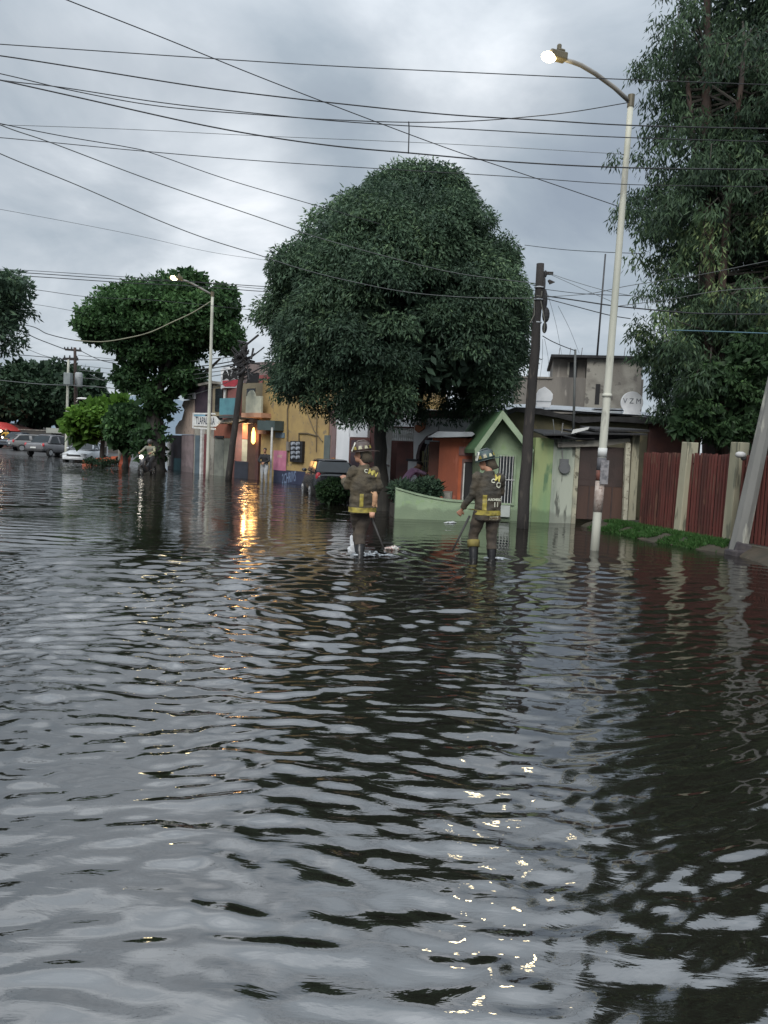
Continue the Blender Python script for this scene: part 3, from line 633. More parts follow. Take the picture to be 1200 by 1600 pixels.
T = thing('concrete_box', F.O+F.ux*a-F.n*.9+Vector((0, 0, 0)), F.rz, 'small grey block box below the orange wall, left of the doorway', 'box')
MB().box((0, 0, 0), (b-a, .25, z1)).build('box', conc, T, bevel=.01); MB().box((.03, -.02, z0+.03), (b-a-.03, 0, z1-.03)).build('door', conc_lt, T)

# --- white house with brown trim
F = Frame((600, 800), 24.5, (768, 805), 23.0)
G = F.thing('white_house', 'white house with brown trim, arched entrance and upper balcony behind the big tree trunk', 'house')
F.slab('upper_wall', white_w, 685, 652, 741, 700, 0, -5)
F.slab('parapet', brownred, 648, 641, 744, 653, .1, -5)
F.slab('pier', mat('dark_pier', (.07, .055, .06), .8, (.05, .045, .05), 3, .4), 740.5, 642, 758, 730, .12, -1)
F.slab('far_wall', white_w, 758.5, 650, 800, 700, -.3, -5)
F.shape('arch_wall', white_w, [(646, 700), (646, 655), (684.5, 652), (684.5, 672), (668, 683), (656, 695), (652, 712), (651, 760), (646, 760)], .02, -.6)
arc = [(684.5, 673), (684.5, 679), (672, 684), (661, 692), (655.5, 705), (654.5, 790), (649, 790), (650, 712), (654, 696), (666, 681.5)]
F.shape('arch_trim', mat('arch_brown', (.09, .06, .065), .8), arc, .07, -.3)
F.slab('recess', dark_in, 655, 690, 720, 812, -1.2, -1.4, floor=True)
F.slab('ground_wall', brownred, 618, 688, 647, 812, -.1, -.5, floor=True)
F.slab('low_wall', white_w, 636, 720, 650, 790, .15, -.05, floor=True)
F.slab('wall_cap', mat('cap_dark', (.05, .05, .055), .8), 634.5, 717, 651, 720.5, .2, -.1)
F.slab('terrace_wall', white_w, 606, 655, 646, 690, -1.4, -1.6)
F.slab('awning', mat('awning_blue', (.30, .37, .42), .6), 664, 688, 686, 694, .5, .0)
F.slab('side_window', mat('pale_window', (.22, .24, .26), .4), 681, 705, 687, 760, -.3, -.34)
bal = MB(); u0, z0, u1, z1 = F.rect(611, 669, 647, 689, .0)
bal.box((u0, -.05, z1), (u1, .05, z1+.05)); bb = bal.build('balcony_rail', brownred, G)
MB().box((u0, -.05, z0-.05), (u1, .05, z0)).build('balcony_edge', brownred, bb)
bl = MB()
for i in range(11):
    u = u0+(u1-u0)*(i+.5)/11; zc = (z0+z1)/2
    bl.rings([(u, 0, z0, .04, .04), (u, 0, z0+.06, .026, .026), (u, 0, zc-.03, .045, .045), (u, 0, zc+.08, .028, .028), (u, 0, z1, .04, .04)], 8)
bl.build('baluster', white_p, bb)
terr = mat('terracotta', (.36, .13, .06), .75)
F.shape('wall_ornament', terr, [(649, 664), (657, 664), (660, 655), (666, 655), (662, 670), (653, 676), (648, 672)], .12, -.1)
F.slab('ochre_column_head', mat('ochre', (.38, .24, .06), .6), 649, 634, 661, 649, .14, -.1)  # ochre column head shaped like a lantern, not a lamp
# cream wrought-iron gate
cream = mat('cream_iron', (.40, .40, .22), .5, (.30, .30, .16), 8)
a = F.px(657, 790, -.1)
T = thing('iron_gate', F.O+F.ux*a[0]+F.n*.1, F.rz, 'cream wrought iron gate with a peaked top left of the orange house', 'gate')
u0, z0, u1, z1 = F.rect(657, 700, 680, 790, -.1); wd = u1-u0; mb = MB()
for i in range(7):
    u = wd*(i+.5)/7; top = z1+.12-.3*abs(i-3)/3
    mb.tube([(u, 0, .05), (u, 0, top)], .013, 6); mb.tube([(u, 0, top), (u, 0, top+.08)], [.02, .003], 6)
mb.build('upright', cream, T)
for z in (.12, z1*.45, z1*.78): MB().box((0, -.018, z), (wd, .018, z+.035)).build('rail', cream, T)
for s_ in (-1, 1):
    MB().tube([(wd*.5+s_*wd*.22*math.cos(t_*.5), -.02, z1*.62+.2*math.sin(t_*.5)) for t_ in range(0, 9)], .01, 5).build('scroll', cream, T)
for x in (0, wd): MB().bar((x, 0, 0), (x, 0, z1-.1), .05, .05).build('stile', cream, T)

# --- plain white house further left with brown door
F = Frame((518, 772), 28, (600, 785), 26)
G = F.thing('white_house', 'white walled house with a wide brown door behind the taller firefighter', 'house')
F.slab('wall', white_w, 523, 630, 546, 790, 0, -6, floor=True)
F.slab('upper_wall', white_w, 546.5, 630, 575, 683, 0, -6)
F.slab('door_surround', brownred, 544, 683.5, 576, 790, .05, -.4, floor=True)
d_ = F.slab('door', mat('door_mauve', (.07, .045, .055), .6, (.05, .035, .045), 4), 547, 688, 573, 788, .08, .051)
F.slab('column', brownred, 576.5, 630, 600, 790, .02, -.8, floor=True)
F.slab('side_column', mat('mauve_column', (.20, .14, .14), .85), 517, 666, 522.5, 775, .05, -1, floor=True)
F.slab('column_base', mat('orange_base', (.35, .15, .06), .8), 517.5, 715, 522, 730, .1, .051)
# white railing seen almost edge-on
a, b = at(591, 795, 23.5), at(606, 800, 20.8); a.z = b.z = GZ; dv = b-a
T = thing('railing', a, math.atan2(dv.y, dv.x), 'white upright bar railing seen edge on, left of the big tree trunk', 'fence')
ln = math.hypot(dv.x, dv.y); topz = at(597, 652, 22).z-GZ; mb = MB()
for i in range(15): u = ln*i/14; mb.box((u-.012, -.012, .05), (u+.012, .012, topz+.15*math.sin(i*.3)))
mb.build('upright', white_p, T)
for z in (.15, topz*.5, topz-.1): MB().box((0, -.02, z), (ln, .02, z+.05)).build('rail', mat('rail_dark', (.06, .05, .05), .7), T)

# --- low green planter wall
F = Frame((619, 806), 18.2, (742, 812), 18.4)
G = F.thing('planter', 'low curved light green planter wall between the big tree and the shorter firefighter', 'planter')
top = [(619, 764), (632, 768), (650, 773), (672, 778), (700, 783), (742, 786)]
p = F.poly(top); MB().prism([(p[0][0], -.1)]+p+[(p[-1][0], -.1)], 0, .18).build('wall', green, G)
MB().prism([(x, z) for x, z in p]+[(x, z+.04) for x, z in reversed(p)], -.03, .21).build('coping', green_lt, G)
MB().box((p[0][0], .181, -.1), (p[-1][0], 1.2, p[-1][1]-.12)).build('soil', mat('soil', (.04, .033, .025), 1, bump=.8, bscale=10), G)

# --- yellow building
yellow = mat('yellow_wall', (.38, .27, .11), .85, (.29, .205, .095), 1.3, .35, 18, third=(.22, .17, .10), damp=.42)
navy = mat('navy_paint', (.022, .028, .06), .7, (.03, .035, .07), 4)
F = Frame((414, 756), 34.5, (522, 760), 31)
G = F.thing('yellow_building', 'yellow ochre building with a panel of round meters behind the parked hatchback', 'building')
F.slab('wall', yellow, 408, 590, 513, 775, 0, -7, floor=True)
F.slab('base_paint', navy, 427, 735, 476, 775, .03, 0, floor=True)
v, f = text_mesh('2CHRIVS', .62, .01); u, z = F.px(451, 747, .04); MB().add([(u+x*.42, -.034, z+y+x*.08) for x, y, _ in v], f).build('graffiti', mat('graffiti_blue', (.16, .22, .34), .6), G)
F.slab('grey_door', mat('door_grey', (.10, .12, .115), .6), 505, 680, 514, 775, .05, 0, floor=True)
F.slab('mauve_edge', mat('mauve_edge', (.2, .13, .12), .8), 513.5, 640, 521, 775, .02, -1, floor=True)
F.slab('street_sign', mat('sign_slate', (.12, .17, .21), .5), 430, 676, 444, 684, .04, 0)
pk = F.slab('poster', mat('poster_pink', (.50, .19, .28), .7, (.42, .15, .23), 3), 427, 704, 447, 735, .045, .031)
v, f = text_mesh('AVISO', .16, .004); u, z = F.px(437, 713, .05); MB().add([(u+x*.8, -.048, z+y) for x, y, _ in v], f).build('lettering', mat('poster_text', (.5, .45, .3), .7), pk)
mp_ = F.slab('meter_panel', mat('panel_black', (.012, .012, .015), .5), 453, 689, 472, 722, .14, 0)
mb = MB()
for i, x in enumerate((459, 466.5)):
    for y in (693.5, 700.5, 707.5, 714.5): u, z = F.px(x, y, .15); mb.tube([(u, -.141, z), (u, -.26, z)], [.085, .07], 12)
mb.build('meter', mat('meter_glass', (.30, .33, .38), .25), mp_)
mb = MB()
def pl(pts, r=.03): mb.tube([(F.px(x, y, .05)[0], -.05, F.px(x, y, .05)[1]) for x, y in pts], r, 6)
pl([(467, 689), (467, 677), (480, 677), (495, 681)]); pl([(449, 722), (449, 640), (456, 610)]); pl([(495, 645), (494, 706)], .02); pl([(478, 640), (490, 672), (504, 690)], .02)
mb.build('conduit', mat('pipe_brown', (.13, .10, .06), .7), G)
F.slab('junction_box', conc, 447, 690, 451, 704, .1, 0)

# --- corner shop, lit inside, flat above
F = Frame((364, 754), 36.5, (428, 757), 34.5)
G = F.thing('corner_shop', 'corner shop glowing orange inside under a flat with a small white balcony', 'shop')
beige = mat('beige_wall', (.27, .23, .15), .85, (.2, .17, .12), 1.4, .3, 16)
F.slab('upper_wall', beige, 378, 598, 430, 660, 0, -6)
F.slab('roof_room', mat('roof_grey', (.20, .16, .15), .9, (.15, .12, .12), 2, .4), 381, 566, 424, 597.5, -.4, -4)
F.slab('roof_window', dark_in, 386, 583, 404, 598, -.36, -.45); F.slab('red_wall', mat('roof_red', (.25, .075, .075), .8), 404.5, 586, 421, 601, -.3, -3.9)
F.slab('pier', brownred, 362, 660, 367, 760, 0, -.4, floor=True)
F.slab('middle_pier', mat('dark_wood', (.10, .055, .04), .7), 386, 662, 402, 760, -.02, -.5, floor=True)
F.slab('lintel', mat('lintel_dark', (.05, .035, .03), .7), 362, 652, 403, 661, .05, -1)
F.slab('back_wall', mat('shop_orange', (.80, .20, .015), .8, (.70, .14, .01), 2), 352, 650, 402, 770, -1.6, -1.7, floor=True)
F.slab('counter', mat('counter_dark', (.03, .035, .05), .6), 366, 721, 387, 765, .0, -.6, floor=True)
F.slab('side_pier', brownred, 399, 668, 403.5, 760, .02, -2.0, floor=True)
F.slab('white_room', mat('white_tile', (.70, .72, .68), .5), 404, 664, 427, 775, -1.8, -1.9, floor=True)
mb = MB(); [mb.tube([(F.px(x, 720, -.02)[0], .02, -.1), (F.px(x, 670, -.02)[0], .02, F.px(x, 670)[1])], .025, 6) for x in (411, 420)]; mb.build('door_frame', conc, G)
F.slab('awning', mat('awning_slate', (.06, .085, .085), .6), 402, 657, 429, 672, .9, .0)
F.slab('awning_edge', mat('awning_painted_glow', (.55, .25, .14), .6), 402.5, 672.5, 416, 678, .5, .2)  # warm shop glow painted as plain colour on the awning edge
MB().tube([(F.px(425.5, 665, .9)[0], -.9, -.1), (F.px(425.5, 665, .9)[0], -.9, F.px(425.5, 668, .9)[1])], .05, 8).build('awning_post', white_p, G)
bal = F.slab('balcony', mat('balcony_cream', (.46, .46, .36), .8, (.36, .37, .3), 3), 384, 619, 408, 648, .8, .7)
F.slab('balcony_floor', mat('balcony_peach', (.50, .27, .17), .8), 377, 645, 408, 652, .85, 0)
u, z = F.px(393, 619, .75); MB().rings([(u, -.75, z-.02, .34, .05), (u, -.75, z+.15, .26, .05), (u, -.75, z+.26, .1, .04)], 12).build('ornament', bal.data.materials[0], bal)
F.slab('balcony_door', glass_dk, 385, 607, 398, 640, .03, 0)
# ceiling lamps
bulb_m = mat('bulb_glow', (1, .75, .3), .5, emit=(1, .50, .12), emit_s=3.2)
for x, y, hgt, lab in ((383, 668, .30, 'round glowing yellow lamp hanging in the shop, nearest the leaning pole'), (396, 681, .75, 'long glowing yellow lamp hanging in the shop, nearest the white room')):
    u, z = F.px(x, y, -.9 if x < 390 else .12); yy = .9 if x < 390 else -.12
    pos = F.O+F.ux*u+F.n*yy+Vector((0, 0, z)); T = thing('hanging_lamp', pos, 0, lab, 'lamp', 'lamps in the corner shop')
    MB().rings([(0, 0, -hgt/2, .03, .03), (0, 0, -hgt*.35, .10, .10), (0, 0, hgt*.2, .09, .09), (0, 0, hgt/2, .03, .03)], 12).build('bulb', bulb_m, T, True)
    MB().tube([(0, 0, hgt/2), (0, 0, hgt/2+.35)], .012, 5).build('cord', dark_in, T)
    pl_ = bpy.data.lights.new('lamp_light', 'POINT'); pl_.energy = 105 if x < 390 else 14; pl_.color = (1, .55, .2); pl_.shadow_soft_size = .34
    po = bpy.data.objects.new('lamp_light', pl_); C.objects.link(po); po.parent = T; po.location = (0, -.15, 0)
pos = F.O+F.ux*F.px(412, 700, -1)[0]+F.n*.9+Vector((0, 0, 2.1)); T = thing('ceiling_lamp', pos, 0, 'small white tube lamp in the white room beside the lit shop', 'lamp')
MB().box((-.3, -.03, 0), (.3, .03, .05)).build('tube', mat('tube_glow', (1, 1, .95), .5, emit=(1, .95, .85), emit_s=5), T)
pl_ = bpy.data.lights.new('lamp_light', 'POINT'); pl_.energy = 110; pl_.color = (1, .93, .8); pl_.shadow_soft_size = .1
po = bpy.data.objects.new('lamp_light', pl_); C.objects.link(po); po.parent = T; po.location = (0, 0, -.1)

# --- house with the teal balcony
F = Frame((300, 752), 39.5, (362, 754), 36.8)
G = F.thing('balcony_house', 'two storey house with a teal balcony and the arrow shop sign', 'house')
F.slab('recess_shade_wall', mat('recess_shade_mauve', (.055, .04, .055), .8, (.04, .03, .045), 3), 303, 600, 331, 650, -.3, -5)  # darkness of the upper recess put into this set-back wall's colour
F.slab('upper_wall', beige, 332, 600, 348, 650, 0, -5)
F.slab('side_wall', mat('faded_red', (.26, .10, .09), .85, (.2, .09, .08), 2), 348.5, 598, 373, 660, 0, -5)
F.slab('window', glass_dk, 336, 607, 347, 643, .04, 0)
F.slab('window_bar', white_p, 349, 609, 352, 627, .05, 0)
F.slab('balcony', mat('teal_panel', (.10, .26, .30), .6, (.08, .2, .24), 3), 343, 622, 367, 648, .8, .72)
F.slab('balcony_floor', mat('slab_dark', (.07, .08, .08), .8), 342, 649, 368, 653, .85, 0)
F.shape('canopy', conc_lt, [(340, 657), (368, 652), (371, 655), (360, 659), (341, 662)], .6, 0)
F.slab('ground_wall', conc_lt, 303, 662, 334, 760, -.1, -4, floor=True)
F.slab('red_wall', mat('brick_orange', (.26, .09, .06), .85, (.2, .08, .05), 3), 334.5, 660, 364, 684, 0, -4)
F.slab('doorway', mat('door_grey_green', (.20, .21, .18), .8, (.15, .16, .14), 3), 334.5, 685, 349, 760, -.04, -1, floor=True)
F.slab('door_lintel', dark_in, 335, 681, 349, 684.5, .04, 0)
F.slab('side_door', mat('red_door', (.14, .04, .045), .7), 318, 678, 324, 760, -.06, -.12, floor=True)
F.slab('pale_column', white_p, 312, 668, 315, 752, .05, -.1, floor=True)
F.slab('blue_door', mat('slate_door', (.10, .14, .17), .7), 304, 680, 311, 760, -.06, -.12, floor=True)
F.slab('pier', mat('grey_green_pier', (.22, .23, .19), .85, damp=.42), 349.5, 685, 362, 760, 0, -1, floor=True)
F.shape('roof_edge', conc_lt, [(308, 600), (331, 595), (348, 598), (348, 601), (331, 599), (310, 603)], .2, -.3)
# eagle board on the roof
E = Frame((345, 604), 37.2, (373, 604), 36.6, z0=0)
a = E.px(346, 604); T = thing('roof_board', Vector((E.O.x, E.O.y, a[1]+0)), E.rz, 'white and red board with a black spread eagle on the roof of the teal balcony house', 'sign')
q = lambda x, y: (E.px(x, y)[0], E.px(x, y)[1]-a[1])
MB().prism([q(*p_) for p_ in ((345, 608), (345, 577), (350, 574), (368, 573), (373, 579), (373, 596), (370, 606), (349, 606))], 0, .08).build('board', white_w, T)
MB().prism([q(*p_) for p_ in ((348, 595), (372, 593), (372, 598), (368, 604), (352, 604), (348, 601))], -.02, -.002).build('red_band', mat('board_red', (.45, .05, .07), .6), T)
eg = MB()
eg.prism([q(*p_) for p_ in ((348, 594), (348.5, 584), (351, 579), (354, 580), (356, 584), (357, 588), (358, 593), (354, 591), (351, 593))], -.02, -.003)
eg.prism([q(*p_) for p_ in ((371.5, 592), (371.5, 583), (369, 577), (366, 578), (363, 583), (361.5, 588), (362, 593), (366, 590), (369, 593))], -.02, -.003)
eg.prism([q(*p_) for p_ in ((356, 580), (358, 577), (361.5, 577.5), (361.5, 581), (360, 583), (362, 592), (359, 595), (357, 592), (358, 584))], -.026, -.021)
eg.build('eagle', mat('eagle_black', (.012, .012, .012), .6), T)
MB().bar((q(351, 608)[0], .12, -.6), (q(351, 608)[0], .12, .6), .06, .06).build('prop', conc, T)
# arrow sign
E = Frame((300, 668), 36.0, (345, 668), 35.6, z0=0)
a = E.px(302, 668); T = thing('shop_sign', Vector((E.O.x, E.O.y, a[1])), E.rz, 'white arrow shaped shop sign with black capital letters behind the far lamp post', 'sign')
MB().prism([q2 for q2 in [(E.px(x, y)[0], E.px(x, y)[1]-a[1]) for x, y in ((302, 651), (336, 650), (343.5, 659), (337, 666.5), (302, 665))]], 0, .1).build('board', white_p, T)
v, f = text_mesh('TLAPALERIA', .40, .006); c_ = E.px(320.5, 658); MB().add([(c_[0]+x*.45, -.006, c_[1]-a[1]+y*1.15) for x, y, _ in v], f).build('lettering', mat('letter_navy', (.02, .025, .05), .6), T)
mb = MB()
for y0, y1 in ((646, 645), (668, 669)):
    p0 = E.px(301, y0); p1 = E.px(336, y1+1.5); mb.bar((p0[0], .05, p0[1]-a[1]), (p1[0], .05, p1[1]-a[1]), .06, .07)
p0 = E.px(301.5, 645); mb.bar((p0[0], .05, E.px(301.5, 669)[1]-a[1]), (p0[0], .05, p0[1]-a[1]), .06, .06); mb.build('sign_frame', white_p, T)
MB().box((E.px(303, 648)[0], .03, E.px(303, 650)[1]-a[1]), (E.px(320, 648)[0], .06, E.px(303, 647)[1]-a[1])).build('blue_strip', mat('strip_blue', (.15, .3, .4), .5), T)

# --- pale pink stepped wall building and dark ground-floor recess
pinkb = mat('pink_beige', (.42, .33, .28), .85, (.33, .27, .23), 2, .3, third=(.22, .18, .16))
F = Frame((268, 752), 42, (303, 753), 39.8)
G = F.thing('stepped_building', 'narrow pale pink building with a stepped broken edge beside the ficus', 'building')
F.shape('upper_wall', pinkb, [(274, 678), (274, 668), (280, 658), (284, 656), (288, 640), (284, 634), (287, 626), (303, 624), (303, 679)], 0, -4)
F.slab('parapet', white_w, 287, 614, 303, 623.5, .05, -.6)
F.slab('pier', mat('mauve_pier', (.26, .21, .22), .85, damp=.42), 283, 679.5, 301, 760, -.05, -1.5, floor=True)
F.slab('ground_wall', mat('recess_dark_mauve', (.05, .045, .055), .8), 262, 680, 282.5, 760, -.6, -2.5, floor=True)  # recess beside the pier: its shade is painted as dark mauve
F.slab('teal_door', mat('teal_door', (.05, .12, .14), .7), 271, 716, 282, 760, -.5, -.58, floor=True)
F.slab('white_post', white_p, 261, 688, 264, 728, -.2, -.3)
# ------------------------------------------------------------ right bank: raised verge, red fence, posts
SH = wat(948, 831), wat(1150, 868), wat(1205, 888)
ctr = [Vector((SH[0].x-.3, SH[0].y+1.2, 0)), SH[0], wat(1010, 845), wat(1080, 857), SH[1], wat(1185, 880), wat(1230, 905), wat(1300, 950), wat(1420, 1010)]
A_, B_ = at(987, 826, 17.9), at(1204, 849, 13.7); A_.z = B_.z = 0; fd = (B_-A_).normalized(); fn = Vector((-fd.y, fd.x, 0))   # fn points away from the street
X, Y, Z = [], [], []
for i, c in enumerate(ctr):
    t_ = max(-.4, min(2.2, (c-A_).dot(fd)/(B_-A_).length)); e = A_+fd*(B_-A_).length*t_
    row = [(c.lerp(e, -.12), GZ-.1)]
    for k in range(9):
        s_ = k/8; p_ = c.lerp(e, s_); row.append((p_, .012+.15*min(1, s_*1.9)+.022*(noise.noise(Vector((p_.x*1.7, p_.y*1.7, 0)))) - (.03 if s_ < .1 else 0)))
    for dd, zz_ in ((.5, .17), (5, .2), (14, .2)): row.append((e+fn*dd*(1 if i > 0 else .4), zz_))
    X.append([q[0].x for q in row]); Y.append([q[0].y for q in row]); Z.append([q[1] for q in row])
vm = mat('verge_soil', (.060, .048, .034), .85, (.034, .032, .022), 2.2, .9, 10, third=(.055, .05, .035))
vg = grid_obj('pavement', np.array(X).T, np.array(Y).T, np.array(Z).T, vm); tag(vg, kind='structure')
# grass on the verge
rs = np.random.default_rng(8); cen = []; k = 0
bv = BVHTree.FromPolygons([v.co.copy() for v in vg.data.vertices], [tuple(p.vertices) for p in vg.data.polygons])
while len(cen) < 12000:
    t_ = rs.uniform(-.1, .86); w_ = rs.random()
    i = t_*(B_-A_).length; e = A_+fd*i; q = e-fn*(.12+w_*1.5)
    if w_ > .25 and noise.noise(Vector((q.x*2.2, q.y*2.2, 3))) < -.08+w_*.14: continue
    h = bv.ray_cast(Vector((q.x, q.y, 3)), Vector((0, 0, -1)))
    if h[0] is None or h[0].z < -.03: continue
    cen.append((h[0].x, h[0].y, h[0].z-.01))
GR = leaf_mat('grass_blades', (.03, .07, .02), (.055, .14, .038), (.15, .20, .08), .3)
o = leaf_mesh('grass', np.array(cen), .085, .02, -1.1, rs.uniform(.1, .9, len(cen)), GR, None, rs); tag(o, 'low bright green grass on the raised verge below the red fence', 'grass', kind='stuff')
# the plinth and the fence bays
ln = (B_-A_).length
T = thing('red_fence', Vector((A_.x, A_.y, .0)), math.atan2(fd.y, fd.x), 'tall rusty red fence of upright metal slats between cream concrete posts', 'fence')
MB().box((-.2, -.10, -.2), (ln*1.9, .10, .17)).build('plinth', stone, T)
def fu(px, py): 
    r = ray(px, py); o = Vector((0, 0, H_CAM)); t_ = (A_-o).dot(fn)/r.dot(fn); q = o+r*t_; return (q-A_).dot(fd), q.z
posts = [fu(1070, 760)[0], fu(1149, 760)[0], fu(1149, 760)[0]+(fu(1149, 760)[0]-fu(1070, 760)[0])]
edges = [fu(1003, 760)[0]]+posts+[posts[-1]+3]
rs2 = random.Random(4)
for b_ in range(len(edges)-1):
    mb = MB(); u = edges[b_]+(.16 if b_ else .02); e = edges[b_+1]-.14; zt = 1.83
    while u < e:
        h_ = zt+rs2.uniform(-.015, .012); ti = rs2.uniform(-.011, .011)
        mb.box((u+ti, -.016, .19), (u+.042+ti, .016, h_)); u += .092
    bay = mb.build('slat_panel', red_f, T)
    for z in (.34, 1.6): MB().box((edges[b_]+.02, .017, z), (e, .045, z+.04)).build('rail', red_f, bay)
    # dark sheet behind the slats, colouring the gaps between them dark
    MB().box((edges[b_]+.02, .05, .19), (e, .056, 1.80)).build('dark_gap_sheet', mat('fence_gap_dark', (.04, .018, .016), .8, (.03, .015, .014), 3), bay)
for i, u in enumerate(posts):
    M = Matrix.Translation((u, 0, 0)) @ Matrix.Rotation(R(2.2 if i == 0 else 1.2), 4, 'Y')
    MB().box((-.11, -.13, .0), (.11, .12, 2.06), 0, M).build('post', post_c, T, bevel=.012)
# ceramic cup insulator/lamp on the leaning post
# ------------------------------------------------------------ poles
def pole(name, label, cat, pb, pt, d, r0, r1, m, zb, n=14, dt=None, group=None, square=False, seg=10, rough_=0.0):
    b = at(pb[0], pb[1], d); b.z = zb; tp = at(pt[0], pt[1], dt or d); T = thing(name, b, 0, label, cat, group)
    v = tp-b; mb = MB(); rs_ = random.Random(int(pb[0]))
    mb.tube([v*(i/seg)+Vector((rs_.uniform(-1, 1), rs_.uniform(-1, 1), 0))*rough_ for i in range(seg+1)], [(r0+(r1-r0)*i/seg)*(1+rs_.uniform(-1, 1)*rough_) for i in range(seg+1)], n if not square else 8)
    o = mb.build('pole', m, T, not square); return T, b, v, o
galv = mat('pole_cream', (.50, .50, .43), .55, (.38, .39, .33), 2.2, .3, 20, streak=True, third=(.30, .30, .26))
lamp_glow = mat('lamp_glow', (1, .9, .6), .5, emit=(1, .78, .36), emit_s=13)
lamp_body = mat('lamp_housing', (.10, .085, .05), .5)
def street_lamp(label, pb, pt, d, r0, r1, arm_px, head, bands=True, zb=GZ-.1, energy=15, glow=None):
    T, b, v, o = pole('street_lamp', label, 'street lamp', pb, pt, d, r0, r1, galv, zb, group='lit street lamps')
    sc = d/F_PX; pts = [at(x, y, d+dd)-b for x, y, dd in arm_px]
    MB().tube(pts, [r1*.75]*(len(pts)-1)+[r1*.6], 10).build('arm', mat('arm_grey', (.24, .23, .21), .5), T, True)
    MB().tube([v*.985, v*1.01], r1*1.25, 12).build('cap', lamp_body, T)
    h = pts[-1]; dr = (pts[-1]-pts[-2]).normalized(); L_ = head
    Mh = Matrix.Translation(h) @ dr.to_track_quat('X', 'Z').to_matrix().to_4x4()
    hb = MB(); 
    hb.box((-.05*L_/.5, -.10*L_/.5, -.03), (L_*.62, .10*L_/.5, .09), 0, Mh); hb.box((0, -.06, .09), (L_*.3, .06, .14), 0, Mh)
    hb.tube([Mh @ Vector((L_*.22, 0, .12)), Mh @ Vector((L_*.22, 0, .22))], .045*L_/.5, 10)
    H = hb.build('lamp_head', lamp_body, T, bevel=.02)
    lens = MB().ell((0, 0, 0), (L_*.30, .11*L_/.5, .09*L_/.5), 16, 10, 0, None)
    lens.v = [tuple(Mh @ (Vector(p)+Vector((L_*.62, 0, -.02)))) for p in lens.v]
    lens.build('lens', glow or lamp_glow, H, True)
    pl_ = bpy.data.lights.new('lamp_light', 'POINT'); pl_.energy = energy; pl_.color = (1, .82, .5); pl_.shadow_soft_size = .25
    po = bpy.data.objects.new('lamp_light', pl_); C.objects.link(po); po.parent = T; po.location = Mh @ Vector((L_*.7, 0, -.3))
    return T, b, v
LT, lb, lv = street_lamp('tall cream street lamp standing in the water, right of the green house, lit at dusk', (928, 868), (986, 156), 13.6, .080, .048, [(985, 160, 0), (960, 137, -.1), (930, 115, -.3), (908, 102, -.4), (895, 97, -.45), (880, 93, -.5)], .42)
# sleeve joint, dark and rust coloured painted bands, faded notices
def band(T, v, t0, t1, r, m, name):
    MB().tube([v*t0, v*t1], r, 14).build(name, m, T, True)
ry = lambda y: (at(940, y, 13.6).z-lb.z)/lv.z
band(LT, lv, ry(620), ry(615), .082, galv, 'sleeve_joint')
band(LT, lv, ry(735), ry(715), .080, mat('band_slate', (.10, .10, .11), .7, (.07, .07, .08), 6), 'painted_band')
band(LT, lv, ry(751), ry(735), .081, mat('band_rust', (.16, .06, .045), .8, (.10, .05, .04), 8), 'rusty_band')
band(LT, lv, ry(714), ry(700), .080, mat('band_white', (.55, .56, .55), .6), 'white_band')
band(LT, lv, ry(800), ry(752), .0815, mat('pole_stain', (.42, .36, .32), .7, (.30, .24, .21), 12, third=(.2, .14, .12)), 'stained_wrap')
mb = MB(); tt = ry(745); mb.box((-.06, -.115, 0), (.09, -.10, .42), 0, Matrix.Translation(lv*ry(756)) @ Matrix.Rotation(.2, 4, 'Z')); mb.build('notice', mat('notice_grey', (.25, .24, .25), .8, (.12, .12, .13), 15), LT)
FT, fb_, fv = street_lamp('white street lamp in front of the far shops, lit at dusk', (324, 751), (332, 459), 33.5, .085, .06, [(332, 461, 0), (318, 453, 0), (300, 443, -.2), (290, 439, -.3), (283, 437, -.4)], .5, energy=6, glow=mat('lamp_glow_far', (1, .9, .6), .5, emit=(1, .80, .42), emit_s=9))
# dark wooden pole
wood = mat('dark_wood_pole', (.032, .028, .026), .9, (.018, .017, .017), 3, .9, 30, streak=True, third=(.06, .052, .045))
WT, wb, wv = pole('utility_pole', 'dark wooden utility pole standing in the water by the green house', 'utility pole', (815, 832), (845, 412), 17.2, .14, .085, wood, GZ-.1, rough_=.02)[:3]
def wp(x, y, dd=0): return at(x, y, 17.2+dd)-wb
mb = MB()
rs3 = random.Random(9)
for (x, y, w_, h_) in ((851, 470, .09, .5), (853, 492, .12, .34), (851, 512, .08, .25), (852, 428, .06, .16), (850, 445, .05, .4)):
    c = wp(x, y); mb.ell(c, (w_*.7, w_*.7, h_/2), 9, 7)
o = mb.build('cable_bundle', tar, WT)
mb = MB(); mb.box((-.05, -.03, -.03), (.1, .03, .03), 0, Matrix.Translation(wp(857, 427))); mb.prism([(0, 0), (.13, -.05), (.02, -.10), (-.03, -.02)], -.03, .03); 
for i in range(len(mb.v)-8, len(mb.v)): mb.v[i] = tuple(Vector(mb.v[i])+wp(858, 437))
mb.build('bracket', wood, WT)
mb = MB()
for y in (447, 465, 499):
    f_ = (832-y)/420; c = wv*f_; mb.tube([c-Vector((0, 0, .012)), c+Vector((0, 0, .012))], .14*(1-f_*.35)+.012, 14)
mb.build('strap', sheet, WT)
mb = MB()
for a_, b_ in (((835, 470), (828, 505)), ((845, 470), (850, 520)), ((838, 462), (847, 455))):
    p0, p1 = wp(*a_, -.16), wp(*b_, -.17); mb.tube([p0, p0.lerp(p1, .5)+Vector((.05, 0, -.06)), p1], .012, 5)
mb.build('loose_wire', mat('old_cable', (.13, .13, .11), .7), WT)
